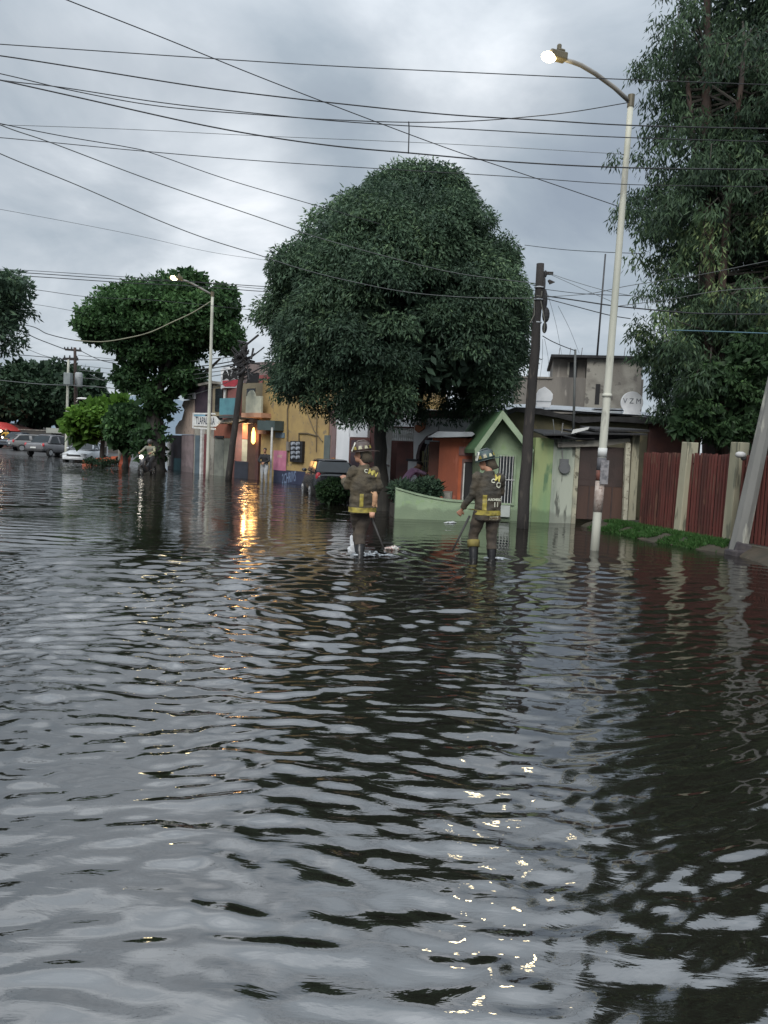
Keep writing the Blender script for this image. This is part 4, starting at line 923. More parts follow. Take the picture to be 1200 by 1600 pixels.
# leaning grey concrete pole at the right edge
LPt, b, v, o = pole('leaning_pole', 'thick grey concrete pole leaning to the right in front of the red fence', 'utility pole', (1152, 858), (1236, 470), 13.9, .165, .10, mat('pole_concrete', (.19, .19, .18), .9, (.14, .142, .135), 1.6, .5, 22, streak=True, third=(.32, .32, .28)), 0.0, square=True)
mb = MB(); mb.box((-.13, -.17, -.1), (.16, .17, .24), 0, Matrix.Translation((0, 0, 0)) @ Matrix.Rotation(.2, 4, 'Y')); mb.box((-.19, -.2, -.1), (.02, .12, .10), 0, Matrix.Rotation(.3, 4, 'Z')); mb.build('broken_base', mat('base_dark', (.05, .045, .05), .95, (.08, .07, .07), 5, .8, 12), LPt, bevel=.03)
# timber strut against it
b = at(1140, 852, 14.2); b.z = .1; tp = at(1162, 690, 14.1)
# bracket lamp bowl on the fence post
a = at(1157, 711, 14.0); T = thing('fence_lamp', a, 0, 'small white bowl lamp fixed beside the leaning pole above the fence', 'lamp')
MB().rings([(0, 0, -.05, .035, .035), (0, 0, -.02, .09, .08), (0, 0, .035, .085, .075), (0, 0, .06, .04, .04)], 14).build('bowl', mat('bowl_white', (.5, .5, .5), .5), T, True)
MB().ell((.06, 0, -.05), (.05, .05, .05), 10, 8).build('socket', tar, T, True); MB().bar((.04, 0, 0), (.10, .03, .0), .03, .03).build('arm', sheet, T)
# thin pipe beside leaning pole
a = at(1170, 640, 14.3); e = at(1196, 530, 14.3)
# roof pole and guy
def thinpole(label, x0, y0, x1, y1, d, r, m, name='roof_pole', cat='pole', zb=None):
    a = at(x0, y0, d); b_ = at(x1, y1, d)
    if zb is not None: a.z = zb
    o = MB().tube([(0, 0, 0), (b_-a)*.5, b_-a], [r, r*.9, r*.8], 7).build(name, m, None, True, loc=a); return tag(o, label, cat)
thinpole('thin grey pipe mast rising from the gate roof, right of the wooden pole', 896, 672, 899, 546, 19.4, .035, mat('mast_grey', (.13, .14, .14), .6), 'mast', 'mast')
thinpole('thin dark aerial mast rising from the concrete house roof', 933, 556, 946, 397, 31, .04, mat('mast_dark', (.05, .05, .055), .6), 'mast', 'mast')
thinpole('short thin wire rod leaning on the gate roof, left of the pipe mast', 868, 690, 864, 655, 19.0, .012, mat('mast_grey', (.1, .1, .1), .6), 'rod', 'rod')
# far leaning dark pole
PT, pb_, pv = pole('utility_pole', 'dark leaning utility pole tangled with cables left of the lit shop', 'utility pole', (356, 758), (383, 540), 33.5, .15, .11, wood, GZ, rough_=.02)[:3]
mb = MB()
for _ in range(46):
    x, y = rs3.gauss(379, 6), rs3.gauss(566, 13); c = at(x, y, 33.5+rs3.uniform(-.2, .2))-pb_; e = Vector((rs3.gauss(0, .28), rs3.gauss(0, .1), rs3.gauss(0, .25))); mb.tube([c-e, c+Vector((0, 0, -abs(e.x)*.5)), c+e], rs3.uniform(.02, .06), 5)
mb.build('cable_clutter', tar, PT)
p0, p1 = at(366, 556, 34)-pb_, at(398, 566, 34)-pb_; MB().bar(p0, p1, .1, .1).build('crossarm', wood, PT)
# far poles with transformers
d = 56
T, b, v, o = pole('utility_pole', 'slim pale far pole with a grey transformer box, left one of the pair', 'utility pole', (103, 718), (107, 562), d, .11, .08, galv, .0)
MB().box((-.25, -.25, -.42), (.25, .25, .42), 0, Matrix.Translation(at(106.5, 592, d-.4)-b)).build('transformer', mat('transformer_grey', (.20, .23, .23), .6), T, bevel=.04)
MB().bar(at(99, 560, d)-b, at(122, 560, d)-b, .1, .1).build('crossarm', wood, T)
T, b, v, o = pole('utility_pole', 'brown far pole with two crossarms, right one of the pair', 'utility pole', (120, 716), (117, 543), d+1, .17, .10, mat('pole_brown', (.06, .042, .036), .9), .0)
MB().bar(at(102, 546, d+1)-b, at(127, 548, d+1)-b, .12, .14).bar(at(99, 561, d+1)-b, at(122, 562, d+1)-b, .12, .14).build('crossarm', wood, T)
mb = MB()
for x, y in ((101, 543), (106, 543), (112, 543), (125, 544), (101, 556), (109, 556), (120, 557)): mb.tube([at(x, y+3, d+1)-b, at(x, y-1, d+1)-b], [.07, .04], 8)
mb.build('insulator', tar, T)
MB().rings([(0, 0, -.5, .22, .22), (0, 0, -.46, .26, .26), (0, 0, .46, .26, .26), (0, 0, .55, .2, .2)], 14).build('transformer', mat('transformer_pale', (.30, .32, .33), .6), T, True, loc=at(123, 594, d+.4)-b)
mb = MB(); mb.tube([at(119, 628, d)-b, at(124, 622, d)-b, at(128, 622, d)-b], .04, 6); T2 = mb.build('lamp_arm', galv, T); MB().ell(at(129, 623, d)-b, (.45, .2, .10), 12, 8).build('lamp_head', white_p, T, True)

# ------------------------------------------------------------ overhead cables
cable_m = mat('cable_black', (.022, .024, .028), .7); cable_l = mat('cable_pale', (.10, .11, .11), .6)  # pale copy also paints cables that look lit against the trees
CG = 'overhead cables'
def cable(pts, d0, d1, r, label, m=cable_m, group=CG):
    """passes through the given picture points with a smooth sag, its distance going from d0 to d1"""
    n = len(pts); P3 = []; x0, x1 = pts[0][0], pts[-1][0]
    for x, y in pts:
        t_ = (x-x0)/(x1-x0) if abs(x1-x0) > 5 else (y-pts[0][1])/(pts[-1][1]-pts[0][1]); P3.append(at(x, y, d0+(d1-d0)*t_))
    out = []
    for i in range(n-1):
        a0 = P3[max(i-1, 0)]; a1 = P3[i]; a2 = P3[i+1]; a3 = P3[min(i+2, n-1)]
        for k in range(8):
            t_ = k/8; out.append(.5*((2*a1)+(a2-a0)*t_+(2*a0-5*a1+4*a2-a3)*t_*t_+(3*a1-a0-3*a2+a3)*t_**3))
    out.append(P3[-1]); o = MB().tube([p-out[0] for p in out], r*.85, 5).build('cable', m, None, True, loc=out[0]); return tag(o, label, 'cable', group)
cable([(-200, 55), (0, 69), (250, 86), (500, 102), (750, 114), (975, 124), (1300, 136)], 12, 12.5, .0085, 'straight cable crossing the sky, highest at the left edge')
cable([(-200, 60), (0, 87), (130, 107), (300, 134), (400, 147), (550, 164), (700, 179), (850, 188), (990, 196), (1200, 201), (1400, 203)], 12, 12.5, .0115, 'thick cable crossing the sky, second from the top at the left edge')
cable([(-200, 72), (0, 115), (120, 143), (250, 166), (400, 179), (520, 187), (640, 191), (740, 189), (830, 182), (900, 174), (983, 160)], 12, 13.4, .009, 'cable dipping across the sky and rising to the near lamp post top')
cable([(-200, 96), (0, 125), (100, 137), (250, 160), (400, 177), (550, 191), (750, 203), (983, 215), (1300, 224)], 12.1, 12.6, .009, 'cable that crosses close below the dipping one, lower at the right')
cable([(-200, 80), (0, 125), (130, 154), (300, 192), (420, 214), (530, 229), (640, 239), (800, 253), (980, 262), (1200, 265), (1400, 266)], 12, 12.5, .0125, 'thickest black cable crossing the sky just above the big tree')
cable([(-200, 190), (0, 195), (200, 202), (400, 212), (700, 225), (975, 241)], 12.3, 13.6, .005, 'thin faint cable ending at the near lamp post, just under the thick ones', cable_l)
cable([(-200, 200), (0, 215), (200, 234), (400, 251), (600, 264), (800, 276), (975, 288), (1200, 292)], 12.3, 13.6, .0075, 'cable touching the top of the big tree')
cable([(20, -35), (105, 0), (250, 57), (400, 118), (550, 176), (700, 232), (830, 276), (965, 322)], 9, 13.5, .008, 'long diagonal cable from the top edge down to the near lamp post')
cable([(-150, 160), (0, 193), (100, 213), (200, 230), (240, 240), (330, 272), (400, 294), (525, 330), (600, 352)], 11, 17, .0085, 'cable falling right across the sky into the upper left of the big tree')
cable([(-150, 130), (0, 195), (80, 223), (240, 283), (400, 338), (500, 372), (620, 405), (720, 428), (838, 443)], 11, 17.1, .0095, 'upper of two diagonal cables crossing the big tree to the wooden pole', cable_l)
cable([(-150, 170), (0, 240), (120, 289), (240, 341), (320, 372), (400, 397), (470, 420), (550, 440), (640, 457), (740, 465), (838, 466)], 11, 17.1, .0095, 'lower of two diagonal cables crossing the big tree to the wooden pole', cable_l)
cable([(-100, 312), (0, 327), (200, 365), (330, 394), (435, 409)], 14, 20, .005, 'thin faint cable sloping down to the left side of the big tree', cable_l)
cable([(638.5, 190), (639, 205), (638, 240)], 12.25, 12.25, .012, 'short dark spacer hanging between two cables above the big tree', group=None)
for i, (y0, y1, r, lab) in enumerate(((421, 452, .012, 'upper of three close cables behind the far lamp post'), (425, 448, .017, 'middle thick one of three close cables behind the far lamp post'), (430, 456, .017, 'lower of three close cables behind the far lamp post'))):
    cable([(-60, y0-3), (50, y0+2), (200, y0+12), (300, (y0+y1)/2+4), (420, y1), (520, y1+4)], 26, 30, r, lab)
cable([(-60, 440), (50, 452), (140, 464), (250, 470), (420, 487)], 27, 32, .012, 'cable passing into the top left of the ficus crown')
cable([(-60, 470), (40, 474), (120, 487), (180, 500)], 30, 40, .012, 'thin cable running into the left side of the ficus crown', cable_l)
cable([(118, 532), (160, 534), (200, 528), (235, 519), (270, 503), (300, 489), (331, 470)], 33, 35.4, .03, 'pale slack cable looping across the ficus up to the far lamp post', mat('cable_buff', (.20, .20, .14), .7))
cable([(-60, 500), (20, 513), (60, 530), (102, 546)], 45, 56, .035, 'black cable running to the upper crossarm of the far pole from the left')
cable([(-60, 498), (40, 508), (75, 522), (118, 532), (150, 534)], 40, 34, .025, 'cable sagging left of the ficus above the far poles')
cable([(-60, 545), (0, 552), (60, 557), (100, 561)], 48, 56, .03, 'cable reaching the lower crossarm of the far pole from the left')
cable([(0, 528), (30, 540), (70, 556), (101, 562)], 50, 56, .02, 'thin slanting cable reaching the lower far crossarm', cable_l)
cable([(124, 547), (150, 560), (170, 566), (200, 570), (300, 578), (380, 566)], 56, 34.5, .03, 'black cable from the upper far crossarm to the leaning dark pole')
cable([(122, 562), (160, 563), (220, 567), (300, 573), (378, 562)], 56, 34.4, .03, 'black cable from the lower far crossarm to the leaning dark pole')
for i, (a_, m_, e_) in enumerate(((555, 566, 556), (571, 580, 570), (578, 588, 575), (590, 596, 580))):
    cable([(122, a_), (200, (a_+m_)/2+3), (270, m_), (330, (m_+e_)/2), (378, e_)], 50, 34.3, .022, ('highest', 'second highest', 'third highest', 'lowest')[i]+' of four slack grey cables strung below the ficus crown', cable_l, 'slack cables below the ficus')
cable([(140, 585), (170, 598), (205, 606), (240, 610), (300, 616), (372, 590)], 50, 34, .02, 'lowest slack cable across the ficus trunk', cable_l)
cable([(-20, 592), (60, 600), (130, 603), (200, 609)], 55, 45, .03, 'grey cable in front of the broadest far tree', cable_l)
# cables on the right
cable([(850, 462), (905, 470), (960, 478), (1040, 486), (1100, 490), (1200, 491), (1330, 488)], 17, 13, .016, 'thick black cable from the wooden pole past the lamp post to the right edge')
cable([(851, 466), (900, 479), (950, 492), (985, 498)], 17, 14.5, .011, 'black cable from the wooden pole sloping down to the near lamp post')
cable([(858, 427), (900, 441), (950, 455), (1010, 466)], 17, 15, .007, 'thin cable from the wooden pole bracket sloping down right', cable_l)
cable([(858, 428), (905, 449), (960, 473)], 17, 14, .006, 'thinnest cable fanning out from the wooden pole bracket', cable_l)
cable([(851, 452), (910, 459), (985, 462)], 17, 14, .008, 'middle cable between the wooden pole and the near lamp post')
cable([(850, 464), (920, 459), (985, 446), (1090, 430), (1200, 408), (1330, 385)], 17, 12.5, .008, 'cable rising right from the wooden pole across the eucalyptus', cable_l)
cable([(960, 479), (1050, 467), (1120, 455), (1200, 449)], 14, 12.5, .007, 'cable rising gently right across the eucalyptus below the other', cable_l)
cable([(820, 383), (880, 390), (945, 394), (1000, 396)], 17.5, 14, .008, 'short cable from the right side of the big tree to the near lamp post')
cable([(1050, 516), (1120, 518), (1200, 521)], 13.5, 13, .012, 'blue cord across the eucalyptus above the fence', mat('cord_blue', (.05, .12, .16), .6))
cable([(848, 525), (862, 533), (880, 541), (899, 548)], 17.1, 19.3, .012, 'drop cable from the wooden pole to the pipe mast')
for i, (x0, y0, x1, y1) in enumerate(((856, 460, 878, 556), (848, 530, 842, 600), (872, 478, 905, 552), (851, 530, 858, 590))):
    cable([(x0, y0), ((x0+x1)/2+2, (y0+y1)/2), (x1, y1)], 17.1, 22, .005, ('longest', 'leftmost', 'rightmost', 'shortest')[i]+' of the thin wires hanging down right of the wooden pole', cable_l, 'thin drop wires')
# ------------------------------------------------------------ people
def remesh(mb, name, m, parent, vox, smooth_it=6, wr=0.0, wsc=6.0, seed=0):
    o = mb.build(name, m, parent, True)
    r = o.modifiers.new('r', 'REMESH'); r.mode = 'VOXEL'; r.voxel_size = vox; r.use_smooth_shade = True
    s_ = o.modifiers.new('s', 'SMOOTH'); s_.iterations = smooth_it; s_.factor = .5
    bake(o)
    if wr:
        me = o.data; n = len(me.vertices); co = np.empty(n*3, np.float32); me.vertices.foreach_get('co', co); co = co.reshape(-1, 3)
        no = np.empty(n*3, np.float32); me.vertices.foreach_get('normal', no); no = no.reshape(-1, 3)
        for i in range(n):
            p = Vector(co[i]); k = noise.noise(Vector((p.x*wsc+seed, p.y*wsc, p.z*wsc*1.9)))+.5*noise.noise(Vector((p.x*wsc*2.2+seed, p.y*wsc*2.2, p.z*wsc*3.5)))
            co[i] += no[i]*wr*k
        me.vertices.foreach_set('co', co.ravel())
    me = o.data; me.polygons.foreach_set('use_smooth', [True]*len(me.polygons)); me.update()
    return o
skin_m = mat('skin', (.36, .19, .12), .55, (.30, .15, .10), 8)
hair_m = mat('hair_black', (.012, .010, .010), .6)
def hand_mb(mb, wrist, dirn, palm_n, side, curl=.5):
    """palm, five fingers of different lengths, thumb leaving the side near the palm's base"""
    d = Vector(dirn).normalized(); n = (Vector(palm_n)-d*Vector(palm_n).dot(d)).normalized(); s_ = d.cross(n)*side; w_ = Vector(wrist)
    for k in range(5): t_ = k/4; mb.ell(w_+d*(.018+.068*t_), (.026, .026, .026), 8, 6); mb.ell(w_+d*(.018+.068*t_)+s_*(.022*t_+.008), (.019, .019, .019), 8, 6); mb.ell(w_+d*(.018+.068*t_)-s_*(.022*t_+.008), (.019, .019, .019), 8, 6)
    for i, (off, ln) in enumerate(((.030, .068), (.010, .078), (-.010, .073), (-.029, .058))):
        p = w_+d*.085+s_*off; a_ = 0; pts = [p]
        for sg in (.42, .33, .25):
            a_ += curl*(1.0+.12*i); p = p+(d*math.cos(a_)+n*math.sin(a_))*ln*sg*1.0; pts.append(p)
        mb.tube(pts, [.0105, .010, .0092, .0075], 7)
    p = w_+d*.022+s_*.026; mb.tube([p, p+(d*.5+s_*.7+n*.3).normalized()*.035, p+(d*.9+s_*.5+n*.6).normalized()*.066], [.0125, .011, .009], 7)
def person(label, loc, rz, J, mats, kind, gear=None, vox=.011, cat='person', jacket=True, skirt_z=.76, seedn=1, group=None, scale=1.0, boots=None):
    """J: joints in the person's own frame (x right, y ahead, z up)"""
    T = thing('person', loc, rz, label, cat, group); T.scale = (scale,)*3
    D = dict(pel=(0, 0, .95), waist=(0, .0, 1.10), chest=(0, .0, 1.30), neck=(0, .0, 1.47), head=(0, .03, 1.62), hip=.095, sh=.185,
             lk=(-.1, .03, .50), la=(-.1, -.02, .09), rk=(.1, .03, .50), ra=(.1, -.02, .09), le=(-.27, -.03, 1.14), lw=(-.27, .1, .9), re=(.27, -.03, 1.14), rw=(.27, .1, .9), hr=0.0, ht=0.0, lf=0, rf=0, lhd=None, rhd=None)
    D.update(J); V = {k: Vector(v) for k, v in D.items() if isinstance(v, tuple)}
    up = (V['neck']-V['pel']).normalized(); rgt = Vector((1, 0, 0))
    tw = D.get('twist', 0.0); rs_ = Matrix.Rotation(tw, 3, 'Z') @ rgt
    ls, rs__ = V['neck']-up*.075-rs_*D['sh'], V['neck']-up*.075+rs_*D['sh']
    lh, rh = V['pel']-rgt*D['hip']-Vector((0, 0, .04)), V['pel']+rgt*D['hip']-Vector((0, 0, .04))
    Mh = Matrix.Translation(V['head']) @ Matrix.Rotation(D['hr'], 4, 'Z') @ Matrix.Rotation(D['ht'], 4, 'X')
    hp = lambda x, y, z: Mh @ Vector((x, y, z))
    B = MB()
    def tors(mb, k, z0=0.0):      # chain of flattened balls from pelvis to shoulders
        pts = [V['pel'], V['waist'], V['chest'], V['neck']-up*.07]
        wd = [.165, .145, .175, .15]; dp = [.115, .10, .12, .085]
        for i in range(3):
            for s2 in range(6):
                t_ = s2/6; c = pts[i].lerp(pts[i+1], t_); a_ = wd[i]+(wd[i+1]-wd[i])*t_; b_ = dp[i]+(dp[i+1]-dp[i])*t_
                mb.ell(c, (a_*k, b_*k, .085), 14, 8, 0, Matrix.Rotation(tw*t_ if i == 1 else (tw if i == 2 else 0), 3, 'Z'))
        mb.ell(pts[3], (.13*k, .075*k, .06), 14, 8)
    tors(B, .93)
    B.tube([V['neck']-up*.06, V['neck']+Vector((0, 0, .02)), V['head']-Vector((0, .005, .05))], [.062, .054, .055], 12)
    B.ell(V['head']+Vector((0, 0, .02)), (.074, .092, .098), 16, 12, 0, (Mh.to_3x3()))
    for c, r in (((0, .055, -.055), (.045, .045, .05)), ((0, .094, -.012), (.013, .020, .024)), ((0, .062, -.085), (.028, .026, .02)), ((-.073, -.005, 0), (.012, .02, .03)), ((.073, -.005, 0), (.012, .02, .03)), ((0, .083, -.05), (.024, .012, .007)), ((0, .078, .03), (.05, .016, .014))):
        B.ell(hp(*c), r, 10, 8, 0, Mh.to_3x3())
    for s_, sh, el, wr in ((-1, ls, V['le'], V['lw']), (1, rs__, V['re'], V['rw'])):
        B.tube([sh, sh.lerp(el, .5), el], [.05, .047, .038], 10); B.ell(el, (.038,)*3); B.tube([el, el.lerp(wr, .35), wr], [.038, .038, .026], 10)
        dd = (wr-el).normalized(); hd = D['lhd'] if s_ < 0 else D['rhd']; dd2 = Vector(hd) if hd else dd
        hand_mb(B, wr, dd2, (-s_*.4, .6, -.2) if not D.get('pn') else D['pn'], -s_ if dd2.z < 0 else s_, .55)
    for s_, h_, kn, an, fr_ in ((-1, lh, V['lk'], V['la'], D['lf']), (1, rh, V['rk'], V['ra'], D['rf'])):
        B.tube([h_+Vector((0, 0, .03)), h_.lerp(kn, .4), kn], [.085, .078, .055], 12); B.ell(kn, (.055,)*3); B.tube([kn, kn.lerp(an, .35), an], [.055, .054, .037], 10)
        fd_ = Matrix.Rotation(fr_, 3, 'Z') @ Vector((0, 1, 0)); B.tube([an-Vector((0, 0, .045))-fd_*.05, an-Vector((0, 0, .05))+fd_*.06, an-Vector((0, 0, .062))+fd_*.16], [.04, .038, .026], 10)
    remesh(B, 'body', skin_m, T, .0085, 3)
    # trousers
    q = MB(); fat = D.get('fat', 1.0)
    q.ell(V['pel']-Vector((0, 0, .02)), (.175*fat, .13*fat, .12), 16, 10); q.ell(V['pel']+up*.08, (.165*fat, .12*fat, .09), 16, 10)
    for h_, kn, an in ((lh, V['lk'], V['la']), (rh, V['rk'], V['ra'])):
        q.tube([h_+Vector((0, 0, .04)), h_.lerp(kn, .3), h_.lerp(kn, .7), kn], [.108*fat, .108*fat, .092*fat, .08*fat], 14); q.ell(kn, (.08*fat,)*3)
        e_ = kn.lerp(an, .42 if boots else .93); q.tube([kn, kn.lerp(e_, .5), e_], [.08*fat, .078*fat, (.082 if boots else .062)*fat], 14)
    remesh(q, 'trousers', mats['trousers'], T, vox, 5, .012, 7, seedn)
    b_ = MB()
    for kn, an, fr_ in ((V['lk'], V['la'], D['lf']), (V['rk'], V['ra'], D['rf'])):
        fd_ = Matrix.Rotation(fr_, 3, 'Z') @ Vector((0, 1, 0)); t0 = kn.lerp(an, .34 if boots else .9)
        mbb = MB(); mbb.tube([t0, t0.lerp(an, .5), an-Vector((0, 0, .02))], [.076 if boots else .05, .066 if boots else .048, .056 if boots else .048], 14)
        mbb.tube([an-Vector((0, 0, .045))-fd_*.055, an-Vector((0, 0, .05))+fd_*.06, an-Vector((0, 0, .058))+fd_*.165], [.052, .05, .036], 12)
        remesh(mbb, 'boot' if boots else 'shoe', mats['boots'], T, vox, 4, .003, 9, 2)
    # jacket or shirt
    q = MB()
    if jacket:
        k = D.get('jk', 1.22)
        tors(q, k); hz = skirt_z
        bt = V['pel']-Vector((0, 0, V['pel'].z-hz)); tz = V['neck'].z-.10
        q.rings([(bt.x+(V['neck'].x-bt.x)*t_, bt.y+(V['neck'].y-bt.y)*t_, hz+(tz-hz)*t_, a_, b_) for t_, a_, b_ in ((0, .200, .155), (.15, .196, .150), (.4, .192, .145), (.65, .198, .145), (.85, .188, .130), (1, .13, .09))], 28, 0, True, 2.4)
        q.ell(bt+Vector((0, 0, .1)), (.20, .15, .12))
        q.tube([V['neck']-up*.08, V['neck']+up*.02], [.10, .078], 14)
        ar = (.080, .070, .060, .050)
    else:
        tors(q, 1.07); q.rings([(V['pel'].x, V['pel'].y, V['pel'].z-.03, .175, .125), (V['waist'].x, V['waist'].y, V['waist'].z, .165, .118)], 20); ar = (.068, .06, .055, .05)
    sl_ = D.get('sleeve', .92)
    for sh, el, wr in ((ls, V['le'], V['lw']), (rs__, V['re'], V['rw'])):
        q.ell(sh-up*.01, (ar[0]*1.05,)*3); q.tube([sh, sh.lerp(el, .5), el], [ar[0], ar[1], ar[2]], 12); q.ell(el, (ar[2]*1.04,)*3)
        if sl_ > 0: q.tube([el, el.lerp(wr, sl_*.5), el.lerp(wr, sl_)], [ar[2], (ar[2]+ar[3])/2, ar[3]], 12)
    j = remesh(q, 'jacket' if jacket else 'shirt', mats['jacket'], T, vox, 4, .019 if jacket else .006, 7, seedn+3)
    return T, j, Mh, V
def drape(j, back, grid_pts, name, m, parent, off=.006, thick=True):
    """lays a strip or lettering on the cloth: rays go from far outside towards the cloth"""
    me = j.data; bv = BVHTree.FromPolygons([v.co.copy() for v in me.vertices], [tuple(p.vertices) for p in me.polygons]); return bv
def project(bv, o, d):
    h = bv.ray_cast(Vector(o), Vector(d)); return (h[0]-Vector(d).normalized()*.007) if h[0] is not None else None
def band_round(j, z0, z1, c, name, m, parent, n=56, off=.009):
    bv = BVHTree.FromPolygons([v.co.copy() for v in j.data.vertices], [tuple(p.vertices) for p in j.data.polygons])
    v = []; 
    rows = 5
    for r_ in range(rows):
        z = z0+(z1-z0)*r_/(rows-1)
        for k in range(n):
            a = 2*math.pi*k/n; d = Vector((math.cos(a), math.sin(a), 0)); o = Vector((c[0], c[1], z))+d*.32
            h = bv.ray_cast(o, -d); p = h[0] if h[0] is not None and (h[0]-Vector((c[0], c[1], z))).length > .08 else Vector((c[0], c[1], z))+d*.18
            v.append(p+d*off)
    f = [(r_*n+k, r_*n+(k+1) % n, (r_+1)*n+(k+1) % n, (r_+1)*n+k) for r_ in range(rows-1) for k in range(n)]
    return MB().add(v, f).build(name, m, parent, True)
def back_patch(j, ang, cx_, z0, z1, w_, name, m, parent, nx=6, nz=14, letters=None, tilt=0, cy=0):
    """cloth patch seen from direction ang (radians about z from -y), centred cx_ sideways"""
    bv = BVHTree.FromPolygons([v.co.copy() for v in j.data.vertices], [tuple(p.vertices) for p in j.data.polygons])
    d = Matrix.Rotation(ang, 3, 'Z') @ Vector((0, 1, 0)); s_ = Matrix.Rotation(ang, 3, 'Z') @ Vector((1, 0, 0)); ct = Vector((0, cy, 0))
    def pr(x, z): return project(bv, ct+s_*x-d*1.0+Vector((0, 0, z)), d)
    if letters is None:
        v = []; 
        for b in range(nz+1):
            for a in range(nx+1):
                p = pr(cx_+w_*(a/nx-.5), z0+(z1-z0)*b/nz); v.append(p if p is not None else ct+s_*(cx_+w_*(a/nx-.5))+Vector((0, 0, z0+(z1-z0)*b/nz)))
        f = [(b*(nx+1)+a, b*(nx+1)+a+1, (b+1)*(nx+1)+a+1, (b+1)*(nx+1)+a) for b in range(nz) for a in range(nx)]
        return MB().add(v, f).build(name, m, parent, True)
    V0, F0 = letters; mb = MB(); v = []
    for x, y, _ in V0:
        xx, yy = x*math.cos(tilt)-y*math.sin(tilt), x*math.sin(tilt)+y*math.cos(tilt); p = pr(cx_+xx, (z0+z1)/2+yy)
        v.append((p-d*.006) if p is not None else ct-d*.14+s_*(cx_+xx)+Vector((0, 0, (z0+z1)/2+yy)))
    return mb.add(v, F0).build(name, m, parent)
coat = mat('coat_brown', (.095, .076, .048), .85, (.055, .046, .032), 5, .5, 60)
coat2 = mat('coat_dark', (.075, .060, .040), .85, (.038, .035, .028), 4, .5, 60)
trou = mat('trouser_brown', (.075, .058, .042), .85, (.038, .031, .026), 5, .5, 60)
rub = mat('boot_rubber', (.010, .010, .011), .35)
refl = mat('reflective_yellow', (.33, .27, .05), .6, (.20, .165, .04), 18)
refl_p = mat('reflective_pale', (.50, .49, .34), .5, (.34, .32, .22), 20)
letter_m = mat('letter_pale', (.60, .60, .48), .6); letter_y = mat('letter_yellow', (.50, .43, .10), .6)
hel_a = mat('helmet_brown', (.075, .05, .04), .35, (.05, .035, .03), 6); hel_b = mat('helmet_teal', (.04, .075, .07), .35, (.03, .04, .045), 6); cream_p = mat('helmet_shield', (.66, .66, .58), .45)
dark_str = mat('strap_dark', (.02, .02, .02), .7)
def helmet(T, Mh, shell, gear, label, tilt=0):
    o = bpy.data.objects.new('helmet', None)
    M = Mh @ Matrix.Translation((0, -.01, .060)) @ Matrix.Rotation(R(tilt), 4, 'X') @ Matrix.Scale(.88, 4)
    mb = MB()
    prof = [(.128, .158, 0), (.126, .155, .03), (.118, .145, .07), (.098, .122, .11), (.062, .08, .14), (.02, .03, .152)]
    mb.rings([(0, 0, z, a, b) for a, b, z in prof], 28)
    fl = MB(); fl.rings([(0, -.055, -.20, .125, .115), (0, -.035, -.10, .105, .115), (0, -.015, -.02, .115, .135), (0, -.01, .01, .115, .14)], 20); fl.v = [(x, min(y, .045), z) for x, y, z in fl.v]; fl.v = [tuple(M @ Vector(p)) for p in fl.v]; fl.build('neck_flap', coat2, T, True)
    n = 36; v = []     # brim, long at the back
    for k in range(n):
        a = 2*math.pi*k/n; bk = max(0, -math.sin(a)); r1 = .128+.03; r2 = .158+.035+.085*bk**1.5
        z = -.004-.035*bk**2
        for sc_, dz in ((.78, .004), (1.0, 0), (1.0, -.008), (.78, -.006)): v.append((r1*math.cos(a)*sc_, r2*math.sin(a)*sc_, z*sc_+dz))
    f = []
    for k in range(n):
        for q_ in range(4): a0, a1 = k*4+q_, k*4+(q_+1) % 4; b0, b1 = ((k+1) % n)*4+q_, ((k+1) % n)*4+(q_+1) % 4; f.append((a0, b0, b1, a1))
    mb.add(v, f)
    mb.tube([(0, .15, .05), (0, .115, .115), (0, .04, .160), (0, -.05, .160), (0, -.12, .11), (0, -.155, .04)], [.010, .016, .018, .018, .016, .010], 8)
    for s_ in (-1, 1): mb.tube([(s_*.09, .09, .06), (s_*.07, .03, .125), (s_*.07, -.05, .122), (s_*.09, -.11, .05)], .008, 6)
    mb.v = [tuple(M @ Vector(p)) for p in mb.v]; H = mb.build('helmet', shell, T, True)
    s = MB(); s.prism([(-.06, .0), (.06, .0), (.075, .10), (.04, .15), (-.04, .15), (-.075, .10)], -.008, .008)
    Ms = M @ Matrix.Translation((0, .165, .012)) @ Matrix.Rotation(R(28), 4, 'X'); s.v = [tuple(Ms @ Vector(p)) for p in s.v]; s.build('front_shield', cream_p, H)
    for k, a in enumerate((28, 62, 98, 134, 168, 205, 240, 275, 312, 345)):
        ph = R(a)
        p = MB(); 
        for zz_, hw in ((.028, .026), (.078, .017)):
            for sg in (-1, 1):
                i_ = 1 if zz_ < .05 else 2; ra, rb_, _ = prof[i_]; q_ = (.034 if zz_ < .05 else .037)
                an = ph+sg*hw/.13; p.v.append(((ra+.006)*math.cos(an), (rb_+.006)*math.sin(an), zz_))
        p.f = [(0, 1, 3, 2)]; p.m = [0]; p.v = [tuple(M @ Vector(x)) for x in p.v]; p.build('reflector', refl_p if k % 3 else refl, H)
    st = MB(); st.tube([M @ Vector(x) for x in ((.115, .0, 0), (.10, .03, -.09), (.0, .075, -.165), (-.10, .03, -.09), (-.115, .0, 0))], .008, 6); st.build('chin_strap', dark_str, H)
    return H, M
def tail_strap(T, pts, m, name='neck_flap'): return MB().tube(pts, [.02]*len(pts), 6).build(name, m, T, True)
